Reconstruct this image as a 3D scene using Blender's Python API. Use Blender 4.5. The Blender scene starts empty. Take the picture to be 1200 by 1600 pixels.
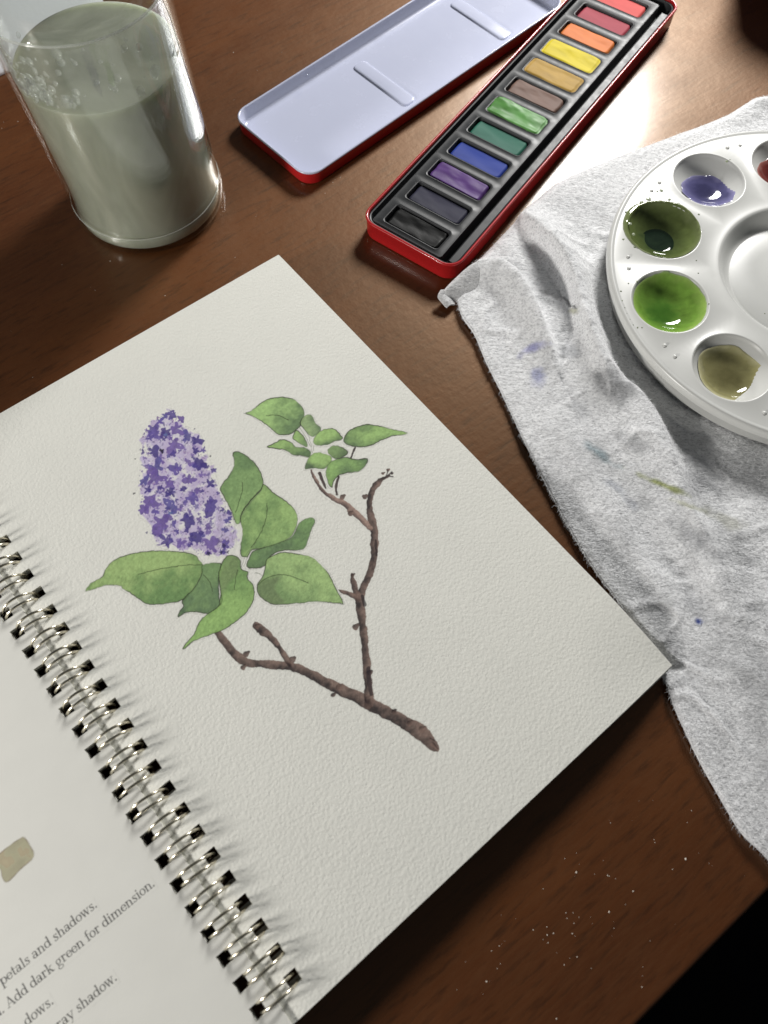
import bpy, bmesh, math, random
import numpy as np
from mathutils import Matrix, Vector
random.seed(7); rng = np.random.default_rng(7)
S = bpy.context.scene
PI = math.pi
def R(d): return math.radians(d)
mm = 0.001

# ------------------------------------------------------------------ camera
# measured from the vanishing points of the book: x right, y away, z up, table top at z = 0 (metres)
F_PX, CX, CY, CAM_H = 1162.9, 600.0, 800.0, 0.27
NV = np.array([-0.00535402, -0.38624929, -0.92237889])
EX = np.array([0.99998567, -0.00206802, -0.00493851])
EY = np.cross(NV, EX)
M3 = np.array([EX, EY, NV])
cam_d = bpy.data.cameras.new('camera'); cam = bpy.data.objects.new('camera', cam_d)
S.collection.objects.link(cam); S.camera = cam
X_, Y_, Z_ = M3 @ [1, 0, 0], M3 @ [0, -1, 0], M3 @ [0, 0, -1]
mw = Matrix.Identity(4)
for i in range(3):
    mw[i][0], mw[i][1], mw[i][2] = X_[i], Y_[i], Z_[i]
mw[2][3] = CAM_H
cam.matrix_world = mw
cam_d.sensor_fit = 'VERTICAL'; cam_d.sensor_height = 24.0; cam_d.sensor_width = 18.0
cam_d.lens = F_PX / 1600 * 24.0
cam_d.clip_start = 0.01; cam_d.clip_end = 50
cam_d.dof.use_dof = True; cam_d.dof.focus_distance = 0.305; cam_d.dof.aperture_fstop = 9.0

# ------------------------------------------------------------------ light
W_ = bpy.data.worlds.new('World'); S.world = W_; W_.use_nodes = True
bg = W_.node_tree.nodes['Background']
bg.inputs[0].default_value = (0.92, 0.96, 1.0, 1); bg.inputs[1].default_value = 0.06
def area(name, loc, target, size, power, col, shape='DISK', size_y=None):
    d = bpy.data.lights.new(name, 'AREA'); d.shape = shape; d.size = size
    if size_y: d.size_y = size_y
    d.energy = power; d.color = col
    o = bpy.data.objects.new(name, d); S.collection.objects.link(o)
    o.location = loc
    o.rotation_euler = (Vector(target) - Vector(loc)).to_track_quat('-Z', 'Y').to_euler()
    return o
area('desk_lamp_light', (0.302, 0.83, 0.43), (0.05, 0.2, 0), 0.20, 8.2, (1.0, 0.985, 0.96))
area('room_light', (-0.60, -0.25, 0.215), (0.0, 0.05, 0), 0.11, 4.8, (1.0, 0.97, 0.93))
S.view_settings.view_transform = 'Standard'; S.view_settings.look = 'None'
S.view_settings.exposure = 0; S.view_settings.gamma = 1

# ------------------------------------------------------------------ helpers
def W(p, z=0.0):
    """photo measurement (1200x1600 px) -> point on the plane at height z; used to read real positions off the photo"""
    p = np.atleast_2d(np.asarray(p, float))
    d = np.c_[(p[:, 0] - CX) / F_PX, (p[:, 1] - CY) / F_PX, np.ones(len(p))]
    t = (z - CAM_H) / (d @ NV)
    q = d * t[:, None]
    return np.c_[q @ EX, q @ EY]
def PX(w):
    c = (np.asarray(w, float) - np.array([0, 0, CAM_H])) @ M3
    return c[..., :2] / c[..., 2:3] * F_PX + np.array([CX, CY])
def lin(c):
    c = np.asarray(c, float) / 255.0
    return np.where(c <= 0.04045, c / 12.92, ((c + 0.055) / 1.055) ** 2.4)
def srgb(l):
    l = np.clip(l, 0, 1)
    return np.where(l <= 0.0031308, l * 12.92, 1.055 * l ** (1 / 2.4) - 0.055)

def link(o, parent=None):
    S.collection.objects.link(o)
    if parent is not None: o.parent = parent
    return o
def mesh(name, v, f, mat, parent=None, smooth=True, uv=None, col=None):
    me = bpy.data.meshes.new(name)
    v = np.asarray(v, float)
    me.from_pydata(v.tolist(), [], [tuple(int(i) for i in q) for q in f])
    me.update()
    if smooth: me.polygons.foreach_set('use_smooth', np.ones(len(me.polygons), bool))
    li = np.empty(len(me.loops), np.int32); me.loops.foreach_get('vertex_index', li)
    if uv is not None:
        l = me.uv_layers.new(name='UVMap'); l.data.foreach_set('uv', np.asarray(uv, np.float32)[li].ravel())
    if col is not None:
        a = me.color_attributes.new('Col', 'FLOAT_COLOR', 'POINT')
        a.data.foreach_set('color', np.c_[np.asarray(col, np.float32), np.ones(len(v), np.float32)].ravel())
    if mat is not None: me.materials.append(mat)
    o = bpy.data.objects.new(name, me)
    return link(o, parent)
def sharp(o, ang=35):
    o.data.set_sharp_from_angle(angle=R(ang)); return o
def empty(name, label, cat, loc=(0, 0, 0), rz=0, group=None):
    o = bpy.data.objects.new(name, None); link(o)
    o.location = loc; o.rotation_euler = (0, 0, rz); o.empty_display_size = 0.01
    return tag(o, label, cat, group)
def tag(o, label, cat, group=None):
    o['label'] = label; o['category'] = cat
    if group: o['group'] = group
    return o
def rrect(x0, y0, x1, y1, r, n=8, sub=1):
    pts = []
    for cx, cy, a in ((x1 - r, y0 + r, -90), (x1 - r, y1 - r, 0), (x0 + r, y1 - r, 90), (x0 + r, y0 + r, 180)):
        for k in range(n + 1):
            t = R(a + 90 * k / n); pts.append((cx + r * math.cos(t), cy + r * math.sin(t)))
    if sub > 1:
        out = []
        for i, p in enumerate(pts):
            q = pts[(i + 1) % len(pts)]
            m = sub if math.hypot(q[0] - p[0], q[1] - p[1]) > 0.006 else 1
            for k in range(m): out.append((p[0] + (q[0] - p[0]) * k / m, p[1] + (q[1] - p[1]) * k / m))
        pts = out
    return pts
def loft(loops, cap0=False, cap1=False, closed=True):
    n = len(loops[0]); v = [p for l in loops for p in l]; f = []
    for i in range(len(loops) - 1):
        for k in range(n if closed else n - 1):
            a = i * n + k; b = i * n + (k + 1) % n
            f.append((a, b, b + n, a + n))
    if cap0: f.append(tuple(reversed(range(n))))
    if cap1: f.append(tuple(range((len(loops) - 1) * n, len(loops) * n)))
    return v, f
def join(*vf):
    V, Fc = [], []
    for v, f in vf:
        o = len(V); V += [tuple(p) for p in v]; Fc += [tuple(i + o for i in q) for q in f]
    return V, Fc
def lathe(prof, n=96, c=(0, 0)):
    loops = [[(c[0] + r * math.cos(2 * PI * k / n), c[1] + r * math.sin(2 * PI * k / n), z) for k in range(n)] for r, z in prof]
    return loft(loops)
def tube(path, r, n=8, closed=False):
    path = [Vector(p) for p in path]; loops = []; m = len(path); up = Vector((0.3, 1, 0.1)).normalized()
    for i, p in enumerate(path):
        a = path[(i - 1) % m] if (closed or i > 0) else p
        b = path[(i + 1) % m] if (closed or i < m - 1) else p
        t = (b - a).normalized(); x = t.cross(up).normalized(); y = x.cross(t)
        loops.append([tuple(p + (x * math.cos(2 * PI * k / n) + y * math.sin(2 * PI * k / n)) * r) for k in range(n)])
    if closed: loops.append(loops[0])
    return loft(loops, not closed, not closed)
def catmull(p, m=6, closed=False):
    p = np.asarray(p, float); n = len(p); out = []
    for i in range(n if closed else n - 1):
        a, b, c, d = (p[(i + k) % n] if closed else p[min(max(i + k, 0), n - 1)] for k in (-1, 0, 1, 2))
        for k in range(m):
            t = k / m
            out.append(0.5 * (2 * b + (c - a) * t + (2 * a - 5 * b + 4 * c - d) * t * t + (3 * b - a - 3 * c + d) * t ** 3))
    if not closed: out.append(p[-1])
    return np.array(out)
class VNoise:
    def __init__(self, seed): self.t = np.random.default_rng(seed).random((256, 256))
    def __call__(self, x, y, oct=3):
        s = 0; a = 1.0; tot = 0
        for o in range(oct):
            xi, yi = np.floor(x).astype(int), np.floor(y).astype(int); fx, fy = x - xi, y - yi
            fx = fx * fx * (3 - 2 * fx); fy = fy * fy * (3 - 2 * fy)
            g = lambda i, j: self.t[(xi + i) % 256, (yi + j) % 256]
            s = s + a * ((g(0, 0) * (1 - fx) + g(1, 0) * fx) * (1 - fy) + (g(0, 1) * (1 - fx) + g(1, 1) * fx) * fy)
            tot += a; a *= 0.5; x = x * 2.03 + 17.3; y = y * 2.03 + 5.1
        return s / tot
def sstep(a, b, x):
    t = np.clip((x - a) / (b - a), 0, 1); return t * t * (3 - 2 * t)

# ------------------------------------------------------------------ materials
class Mat:
    def __init__(self, name, **kw):
        self.m = bpy.data.materials.new(name); self.m.use_nodes = True
        self.nt = self.m.node_tree; self.b = self.nt.nodes['Principled BSDF']
        for k, v in kw.items(): self.set(k, v)
    def set(self, k, v):
        k = {'color': 'Base Color', 'rough': 'Roughness', 'metal': 'Metallic', 'spec': 'Specular IOR Level', 'coat': 'Coat Weight',
             'coat_rough': 'Coat Roughness', 'sss': 'Subsurface Weight', 'ior': 'IOR', 'sheen': 'Sheen Weight'}.get(k, k)
        if isinstance(v, tuple) and len(v) == 3: v = (*v, 1)
        self.b.inputs[k].default_value = v
    def n(self, t, **kw):
        x = self.nt.nodes.new(t)
        for k, v in kw.items():
            if k in x.inputs: x.inputs[k].default_value = v
            else: setattr(x, k, v)
        return x
    def l(self, a, b): self.nt.links.new(a, b)
    def coord(self, kind='Object', scale=(1, 1, 1), rot=(0, 0, 0)):
        c = self.n('ShaderNodeTexCoord'); mp = self.n('ShaderNodeMapping')
        mp.inputs['Scale'].default_value = scale; mp.inputs['Rotation'].default_value = rot
        self.l(c.outputs[kind], mp.inputs[0]); return mp.outputs[0]
    def noise(self, vec, scale, detail=4, rough=0.55, dist=0.0):
        x = self.n('ShaderNodeTexNoise'); x.inputs['Scale'].default_value = scale; x.inputs['Detail'].default_value = detail
        x.inputs['Roughness'].default_value = rough; x.inputs['Distortion'].default_value = dist
        self.l(vec, x.inputs['Vector']); return x.outputs['Fac']
    def ramp(self, fac, stops):
        x = self.n('ShaderNodeValToRGB'); e = x.color_ramp.elements
        while len(e) < len(stops): e.new(0.5)
        for q, (p, c) in zip(e, stops):
            q.position = p; q.color = (*c, 1) if len(c) == 3 else c
        self.l(fac, x.inputs[0]); return x.outputs[0]
    def mix(self, fac, a, b, mode='MIX'):
        x = self.n('ShaderNodeMix'); x.data_type = 'RGBA'; x.blend_type = mode
        for s, val in ((0, fac), (6, a), (7, b)):
            if hasattr(val, 'links'): self.l(val, x.inputs[s])
            else: x.inputs[s].default_value = val if s == 0 else (*val, 1)
        return x.outputs[2]
    def bump(self, h, strength=0.5, dist=0.0003, prev=None):
        x = self.n('ShaderNodeBump'); x.inputs['Strength'].default_value = strength; x.inputs['Distance'].default_value = dist
        self.l(h, x.inputs['Height'])
        if prev is not None: self.l(prev, x.inputs['Normal'])
        self.l(x.outputs[0], self.b.inputs['Normal']); return x.outputs[0]
    def col(self, sock): self.l(sock, self.b.inputs['Base Color'])
    def rgh(self, sock): self.l(sock, self.b.inputs['Roughness'])
    def maths(self, op, a, b):
        x = self.n('ShaderNodeMath'); x.operation = op
        for i, v in ((0, a), (1, b)):
            if hasattr(v, 'links'): self.l(v, x.inputs[i])
            else: x.inputs[i].default_value = v
        return x.outputs[0]

# wood
def wood_mat():
    m = Mat('varnished_wood', rough=0.36, spec=0.75, coat=0.5, coat_rough=0.16)
    m.b.inputs['Specular Tint'].default_value = (1.0, 0.66, 0.36, 1)
    v = m.coord('Object')
    vs = m.coord('Object', (0.22, 1, 1))
    big = m.noise(vs, 14, 5, 0.6, 0.6)
    fine = m.noise(m.coord('Object', (0.10, 1, 1)), 900, 3, 0.6)
    pores = m.noise(m.coord('Object', (0.16, 1, 1), (0, 0, 0.25)), 420, 3, 0.65)
    c = m.ramp(big, [(0.25, (0.054, 0.0142, 0.0048)), (0.5, (0.090, 0.0265, 0.0072)), (0.72, (0.138, 0.0440, 0.0115))])
    c = m.mix(m.ramp(fine, [(0.38, (0, 0, 0)), (0.72, (0.55, 0.55, 0.55))]), c, (0.094, 0.034, 0.012))
    c = m.mix(m.ramp(pores, [(0.30, (0.6, 0.6, 0.6)), (0.48, (0, 0, 0))]), c, (0.022, 0.0065, 0.003))
    m.col(c)
    cloud = m.noise(v, 55, 4, 0.6)
    r = m.maths('ADD', m.maths('MULTIPLY', cloud, 0.20), 0.34)
    m.rgh(m.maths('ADD', r, m.maths('MULTIPLY', fine, 0.10)))
    p = m.bump(pores, 0.30, 0.00022)
    m.bump(m.noise(v, 260, 3, 0.6), 0.22, 0.0005, p)
    return m.m
M_wood = wood_mat()
M_floor = Mat('dark_floor', color=(0.006, 0.006, 0.007), rough=0.9, spec=0.1).m

def image(name, rgba):
    h, w = rgba.shape[:2]
    im = bpy.data.images.new(name, w, h, alpha=True)
    im.alpha_mode = 'STRAIGHT'
    im.pixels.foreach_set(np.ascontiguousarray(rgba, np.float32).ravel()); im.update(); im.pack()
    return im
def paper_mat(name, img=None, tooth=1.0, base=(0.785, 0.782, 0.722)):
    m = Mat(name, color=base, rough=0.88, spec=0.15)
    uv = m.n('ShaderNodeUVMap').outputs[0]
    mp = m.n('ShaderNodeMapping'); mp.inputs['Scale'].default_value = (PW, PH, 1); m.l(uv, mp.inputs[0])
    vec = mp.outputs[0]
    tone = m.noise(vec, 40, 3)
    c = m.mix(m.ramp(tone, [(0.3, (0, 0, 0)), (0.7, (1, 1, 1))]), tuple(x * 0.965 for x in base), base)
    if img is not None:
        t = m.n('ShaderNodeTexImage'); t.image = img; t.extension = 'CLIP'; t.interpolation = 'Cubic'; m.l(uv, t.inputs[0])
        c = m.mix(t.outputs[1], c, t.outputs[0])
    m.col(c)
    if tooth > 0:
        wv = m.n('ShaderNodeTexNoise'); wv.inputs['Scale'].default_value = 420; m.l(vec, wv.inputs['Vector'])
        va = m.n('ShaderNodeVectorMath'); va.operation = 'MULTIPLY_ADD'; m.l(wv.outputs[1], va.inputs[0]); va.inputs[1].default_value = (0.0012, 0.0012, 0); m.l(vec, va.inputs[2])
        vo = m.n('ShaderNodeTexVoronoi'); vo.feature = 'SMOOTH_F1'; vo.inputs['Scale'].default_value = 980; vo.inputs['Smoothness'].default_value = 0.6; m.l(va.outputs[0], vo.inputs['Vector'])
        a = m.noise(vec, 760, 3, 0.6, 0.0); b_ = m.noise(vec, 2200, 2, 0.5)
        h = m.maths('ADD', m.maths('ADD', m.maths('MULTIPLY', a, 0.7), m.maths('MULTIPLY', vo.outputs['Distance'], 0.75)), m.maths('MULTIPLY', b_, 0.15))
        m.bump(h, 0.66 * tooth, 0.00026)
    return m.m

# ------------------------------------------------------------------ table and floor
E0, E1 = W([(1200, 1395), (1000, 1600)], 0.0)
ed = (E0 - E1) / np.linalg.norm(E0 - E1); ea = math.atan2(ed[1], ed[0])
mid = (E0 + E1) / 2
table = empty('wooden_table', 'dark brown varnished wooden table under everything, its straight edge at lower right', 'table',
              (mid[0], mid[1], 0), ea)
def slab(x0, x1, y0, y1, z0, z1, r):
    loops = [[(x, y, z) for x, y in rrect(x0 + d, y0 + d, x1 - d, y1 - d, 0.012 - d, 6)]
             for d, z in ((0.002, z0), (0, z0 + 0.002), (0, z1 - r), (r * 0.08, z1 - r * 0.62), (r * 0.3, z1 - r * 0.3), (r * 0.62, z1 - r * 0.08), (r, z1))]
    return loft(loops, True, True)
sharp(mesh('table_top', *slab(-0.75, 0.75, 0, 1.05, -0.026, 0, 0.0022), M_wood, table), 30)
sharp(mesh('apron', *slab(-0.70, 0.70, 0.05, 0.072, -0.10, -0.027, 0.002), M_wood, table), 30)
for sx in (-0.70, 0.64):
    for sy in (0.04, 0.95):
        sharp(mesh('leg', *slab(sx, sx + 0.06, sy, sy + 0.06, -0.74, -0.0275, 0.002), M_wood, table), 30)
fl = mesh('floor', [(-4, -4, -0.74), (4, -4, -0.74), (4, 4, -0.74), (-4, 4, -0.74)], [(0, 1, 2, 3)], M_floor)
fl['kind'] = 'structure'

# ------------------------------------------------------------------ sketchbook
PW, PH = 0.1655, 0.235
Z_G, Z_R = 0.018, 0.009
TRw = W((435, 398), Z_R)[0]; R2w = W((1030, 1010), Z_R)[0]
vv = (TRw - R2w) / np.linalg.norm(TRw - R2w); uu = np.array([vv[1], -vv[0]])
B0 = TRw - uu * PW - vv * PH
book_a = math.atan2(uu[1], uu[0])
def zr(x, y):
    x = np.asarray(x, float); y = np.asarray(y, float)
    z = Z_G - (Z_G - Z_R) * np.clip(x / PW, 0, 1)
    z = z - 0.0012 * np.clip(1 - x / 0.009, 0, 1) ** 2
    d = np.hypot(PW - x, y) / 0.034
    return z - 0.0034 * np.clip(1 - d, 0, 1) ** 1.6
def zl(x, y):
    t = np.clip(-np.asarray(x, float) / PW, 0, 1)
    return Z_G + 0.0004 - 0.006 * t ** 1.15 - 0.0005 * np.clip(1 + np.asarray(x, float) / 0.0078, 0, 1) ** 1.5 + 0 * np.asarray(y, float)
def to_world(x, y, z): 
    return np.stack([B0[0] + x * uu[0] + y * vv[0], B0[1] + x * uu[1] + y * vv[1], z], -1)
def page_xy(px, side=1):
    """photo px -> page coordinates (metres), iterating on the sloping page"""
    z = 0.011
    px = np.atleast_2d(px); out = []
    for p in px:
        zz = 0.011
        for _ in range(5):
            q = W(p, zz)[0] - B0; x, y = q @ uu, q @ vv
            zz = float(zr(x, y) if side > 0 else zl(x, y))
        out.append((x, y))
    return np.array(out)

vn1, vn2, vn3 = VNoise(1), VNoise(2), VNoise(3)
GAIN = 1.38          # photo colour of the paint -> reflectance (paper reads 190 there and reflects 0.74)
def alb(c): return np.clip(lin(c) * GAIN, 0, 1)
TPM = 6500
tw, thh = int(PW * TPM), int(PH * TPM)
gx, gy = np.meshgrid((np.arange(tw) + 0.5) / TPM, (np.arange(thh) + 0.5) / TPM)
gp = PX(to_world(gx, gy, zr(gx, gy)))
GX = gp[..., 0] + (vn1(gx * 900, gy * 900, 2) - 0.5) * 1.6; GY = gp[..., 1] + (vn2(gx * 900, gy * 900, 2) - 0.5) * 1.6
ART = np.zeros((thh, tw, 4)); ART[..., :3] = (0.785, 0.782, 0.722)
grain = vn3(gx * 1100, gy * 1100, 3); wash = vn1(gx * 190 + 9, gy * 190, 4); wash2 = vn2(gx * 420 + 3, gy * 420, 3)
def box_of(P, pad=5):
    x0, y0 = P.min(0) - pad; x1, y1 = P.max(0) + pad
    m = (GX > x0) & (GX < x1) & (GY > y0) & (GY < y1)
    ii = np.where(m.any(1))[0]; jj = np.where(m.any(0))[0]
    return (slice(ii[0], ii[-1] + 1), slice(jj[0], jj[-1] + 1))
def sdf(P, X, Y):
    ins = np.zeros(X.shape, bool); d = np.full(X.shape, 1e9)
    n = len(P)
    for i in range(n):
        x0, y0 = P[i]; x1, y1 = P[(i + 1) % n]
        if y0 != y1:
            c = ((y0 > Y) != (y1 > Y)) & (X < (x1 - x0) * (Y - y0) / (y1 - y0) + x0); ins ^= c
        dx, dy = x1 - x0, y1 - y0; L = dx * dx + dy * dy + 1e-9
        t = np.clip(((X - x0) * dx + (Y - y0) * dy) / L, 0, 1)
        d = np.minimum(d, np.hypot(X - x0 - t * dx, Y - y0 - t * dy))
    return np.where(ins, d, -d)
def over(sl, col, a):
    A = ART[sl]
    A[..., :3] = np.where(A[..., 3:] <= 0, col, A[..., :3] * (1 - a[..., None]) + col * a[..., None])
    A[..., 3] = A[..., 3] + a * (1 - A[..., 3])
def stroke(P, w, color, alpha=1.0, shade=None, soft=0.7, rag=0.0):
    P = np.asarray(P, float); w = np.broadcast_to(np.asarray(w, float), (len(P),))
    sl = box_of(P, w.max() + 4); X, Y = GX[sl], GY[sl]
    best = np.full(X.shape, 1e9); side = np.zeros(X.shape); rad = np.ones(X.shape)
    for i in range(len(P) - 1):
        dx, dy = P[i + 1] - P[i]; L = dx * dx + dy * dy + 1e-9
        t = np.clip(((X - P[i, 0]) * dx + (Y - P[i, 1]) * dy) / L, 0, 1)
        r = (w[i] * (1 - t) + w[i + 1] * t) / 2
        d = np.hypot(X - P[i, 0] - t * dx, Y - P[i, 1] - t * dy) - r
        k = d < best
        s = ((X - P[i, 0]) * dy - (Y - P[i, 1]) * dx) / math.sqrt(L)
        best = np.where(k, d, best); rad = np.where(k, r, rad); side = np.where(k, s, side)
    best = best + (wash2[sl] - 0.5) * rag
    a = np.clip(0.5 - best / soft, 0, 1) * alpha
    c = np.broadcast_to(alb(color), X.shape + (3,))
    if shade is not None:
        s = np.clip(side / (rad + 0.1) * 0.5 + 0.5 + (wash2[sl] - 0.5) * 1.6, 0, 1)[..., None]
        c = alb(shade[0]) * (1 - s) + alb(shade[1]) * s
        c = c * (0.72 + 0.56 * grain[sl][..., None])
    over(sl, c, a)

decals = []
def leaf(pts, light, dark, dirn=(0.3, 1), fold=None, veins=(), amount=0.6, ink=0.75):
    P = catmull(pts, 5, True)
    sl = box_of(P); X, Y = GX[sl], GY[sl]
    d = sdf(P, X, Y)
    c0 = P.mean(0); ext = np.abs((P - c0) @ np.array(dirn)).max()
    g = ((X - c0[0]) * dirn[0] + (Y - c0[1]) * dirn[1]) / ext * 0.5 + 0.5
    m = np.clip((g - 0.5) * amount * 2 + 0.38 + (wash[sl] - 0.5) * 1.5 + (wash2[sl] - 0.5) * 0.55, 0, 1)
    col = alb(np.array(light) * (0.95, 0.945, 1.06)) * (1 - m[..., None]) + alb(np.array(dark) * (0.92, 0.92, 1.06)) * m[..., None]
    if fold is not None:
        fp, fc = fold
        fd = sdf(catmull(fp, 5, True), X, Y)
        fm = np.clip(fd / 6 + 0.4, 0, 1)[..., None] * 0.8
        col = col * (1 - fm) + alb(fc) * (0.85 + 0.3 * wash2[sl][..., None]) * fm
    col = col * (0.80 + 0.40 * grain[sl][..., None])
    pool = np.exp(-np.clip(d, 0, 99) / 1.6)[..., None]
    col = col * (1 - 0.22 * pool)
    a = np.clip(d / 1.1 + 0.5, 0, 1) * 0.97
    over(sl, col, a)
    il = np.clip(1.25 - np.abs(d + 0.1) / 0.85, 0, 1) * (ink + 0.2) * np.clip(vn3(gx[sl] * 120, gy[sl] * 120, 2) * 2.4 - 0.25, 0.25, 1)
    over(sl, np.broadcast_to(alb((46, 50, 38)), col.shape), il)
    for vpts in veins: stroke(catmull(vpts, 5), 1.1, (52, 58, 42), 0.85, soft=0.8)
    decals.append(('painted_leaf', P))
z6 = lambda *p: [(100 + x / 3.6375, 600 + y / 3.6375) for x, y in p]
z7 = lambda *p: [(380 + x / 3.75, 600 + y / 3.75) for x, y in p]
z8 = lambda *p: [(320 + x / 3.0, 880 + y / 3.0) for x, y in p]
# --- branches first (leaves lie over their ends)
BR = ((112, 94, 86), (46, 38, 38))
def branch(P, w, rag=4.2, name='painted_branch', shade=BR):
    P = np.asarray(P, float); w = np.asarray(w, float)
    Q = catmull(np.c_[P, w], 5); stroke(Q[:, :2], Q[:, 2], (90, 72, 66), 0.97, shade, rag=rag)
    t = np.gradient(Q[:, :2], axis=0); nn = np.c_[t[:, 1], -t[:, 0]] / (np.hypot(*t.T)[:, None] + 1e-9)
    o = np.r_[Q[:, :2] + nn * (Q[:, 2:] / 2 + 1.2), (Q[:, :2] - nn * (Q[:, 2:] / 2 + 1.2))[::-1]]
    decals.append((name, o))
def knob(x, y, r, c=(80, 62, 58)):
    stroke([(x, y), (x + r * 0.6, y - r * 0.5)], [r * 1.7, r * 0.9], c, 0.95, BR, rag=2.5)
branch(z8((1082, 866), (1060, 842), (1000, 785), (890, 722), (790, 670), (700, 622), (620, 588), (520, 535), (430, 492), (330, 478), (240, 470), (190, 462), (140, 425), (95, 370), (60, 325)),
       [11, 18, 23, 20, 20, 19, 17, 15, 14, 13, 12, 13, 13, 12, 10])
branch(z8((400, 480), (350, 400), (300, 340), (262, 312), (240, 292)), [8, 9, 11, 15, 12])
branch([(577, 1100), (575, 1067), (572, 1030), (568, 990), (565, 963), (562, 937), (568, 918), (577, 900), (584, 877), (585, 853), (584, 827), (579, 803), (577, 784), (583, 765), (593, 752), (609, 743)],
       [15, 13, 12, 12, 13, 15, 11, 11, 11, 12, 12, 11, 10, 10, 8, 4])
branch([(560, 935), (553, 915), (550, 898)], [10, 9, 5]); branch([(556, 934), (543, 927), (529, 922)], [7, 6, 3])
branch([(579, 826), (564, 811), (551, 799), (537, 787), (524, 781), (508, 771), (495, 755), (486, 735)], [6, 9, 10, 9, 7, 7, 6, 4], shade=((140, 118, 108), (70, 58, 56)))
for P, w in (([(499, 740), (504, 752), (509, 763)], [5, 4, 2.5]), ([(529, 745), (525, 760), (526, 773)], [4, 3.5, 3]), ([(555, 700), (551, 708), (548, 716)], [3.2, 3, 2.5])):
    branch(P, w, 1.0, shade=((70, 60, 58), (40, 34, 36)))
for k in ((385, 1022, 6), (457, 1031, 6), (530, 1074, 6), (520, 1086, 5), (556, 980, 6), (577, 1052, 6), (402, 979, 5), (380, 1043, 5), (570, 777, 5), (612, 740, 3), (606, 735, 2.5), (598, 740, 3), (551, 899, 4), (535, 777, 5), (548, 803, 5), (640, 1130, 6), (615, 1112, 5), (660, 1140, 6)): knob(*k)
for x, y in ((606, 736), (612, 738), (614, 745)): stroke([(603, 745), (x, y)], [1.4, 2.4], (66, 60, 60), 0.9)
stroke([(676, 1163), (683, 1171)], [7, 1.2], (72, 56, 52), 0.95, BR, rag=3); stroke([(672, 1155), (681, 1157)], [5, 1.5], (72, 56, 52), 0.9, BR, rag=3); stroke([(576, 1045), (577, 1068), (580, 1085)], [6, 8, 4], (36, 32, 38), 0.75, rag=3)
stroke([(566, 932), (570, 945)], [5, 6], (38, 34, 38), 0.8, rag=3); stroke([(587, 845), (588, 868)], [3, 4], (40, 34, 36), 0.8, rag=3)
# --- flower
FP = catmull(z6((598, 140), (540, 185), (472, 240), (445, 330), (438, 480), (432, 560), (440, 650), (430, 740), (495, 790), (500, 850), (520, 900), (560, 925), (640, 940), (720, 945), (800, 962), (860, 978), (935, 962), (972, 900), (960, 800), (930, 700), (880, 600), (860, 540), (840, 480), (800, 380), (775, 300), (700, 250), (640, 190)), 4, True)
sl = box_of(FP, 14); X, Y = GX[sl], GY[sl]; d = sdf(FP, X, Y)
a = np.clip((d + (wash2[sl] - 0.55) * 26) / 4, 0, 1) * np.clip(0.25 + wash[sl] * 1.1 + (wash2[sl] - 0.5) * 2.0, 0.05, 0.9)
tint = np.clip(wash[sl] * 2.2 - 0.6, 0, 1)[..., None]
over(sl, alb((172, 163, 190)) * (1 - tint) + alb((160, 146, 176)) * tint, a)
FC = [(74, 63, 122), (84, 72, 132), (64, 55, 112), (94, 77, 134), (78, 73, 128), (100, 83, 138)]
def floret(x, y, r, c, lobes=4, phase=None, alpha=0.93):
    sl = box_of(np.array([(x - r, y - r), (x + r, y + r)]), 3); X, Y = GX[sl] - x, GY[sl] - y
    ph = rng.uniform(0, 2 * PI) if phase is None else phase
    th = np.arctan2(Y, X); q1, q2 = rng.uniform(0, 200, 2); rr = r * (0.18 + 1.25 * vn1(q1 + 1.5 * np.cos(th + ph), q2 + 1.5 * np.sin(th + ph), 2) ** 1.2 + 0.16 * np.cos(lobes * th + ph)) * (0.7 + 0.6 * wash2[sl])
    al = np.clip((rr - np.hypot(X, Y)) / 1.0 + 0.5, 0, 1) * alpha
    col = alb(c) * (0.78 + 0.44 * grain[sl][..., None]) * (0.85 + 0.35 * wash2[sl][..., None])
    over(sl, col, al)
bx0, by0 = FP.min(0); bx1, by1 = FP.max(0)
def inside(x, y, m): return sdf(FP, np.array([[x]]), np.array([[y]]))[0, 0] > m
k = 0
while k < 620:                                            # pale dabs between the florets
    x, y = rng.uniform(bx0 - 6, bx1 + 6), rng.uniform(by0 - 4, by1 + 3)
    if not inside(x, y, -3.5 if rng.random() < 0.25 else 0): continue
    an = rng.uniform(0, PI); L = rng.uniform(0.8, 4.4)
    stroke([(x, y), (x + L * math.cos(an), y + L * math.sin(an))], [rng.uniform(0.9, 3.0), rng.uniform(0.6, 2.0)],
           [(122, 106, 156), (100, 84, 138), (144, 126, 168), (92, 90, 122), (136, 112, 152), (84, 76, 116)][rng.integers(6)], rng.uniform(0.45, 0.9)); k += 1
for _ in range(170):
    x, y = rng.uniform(bx0, bx1), rng.uniform(by0, by1)
    if inside(x, y, 1.5): floret(x, y, rng.uniform(2.4, 5.0), FC[rng.integers(6)], int(rng.integers(3, 6)), alpha=rng.uniform(0.7, 0.95))
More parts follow.
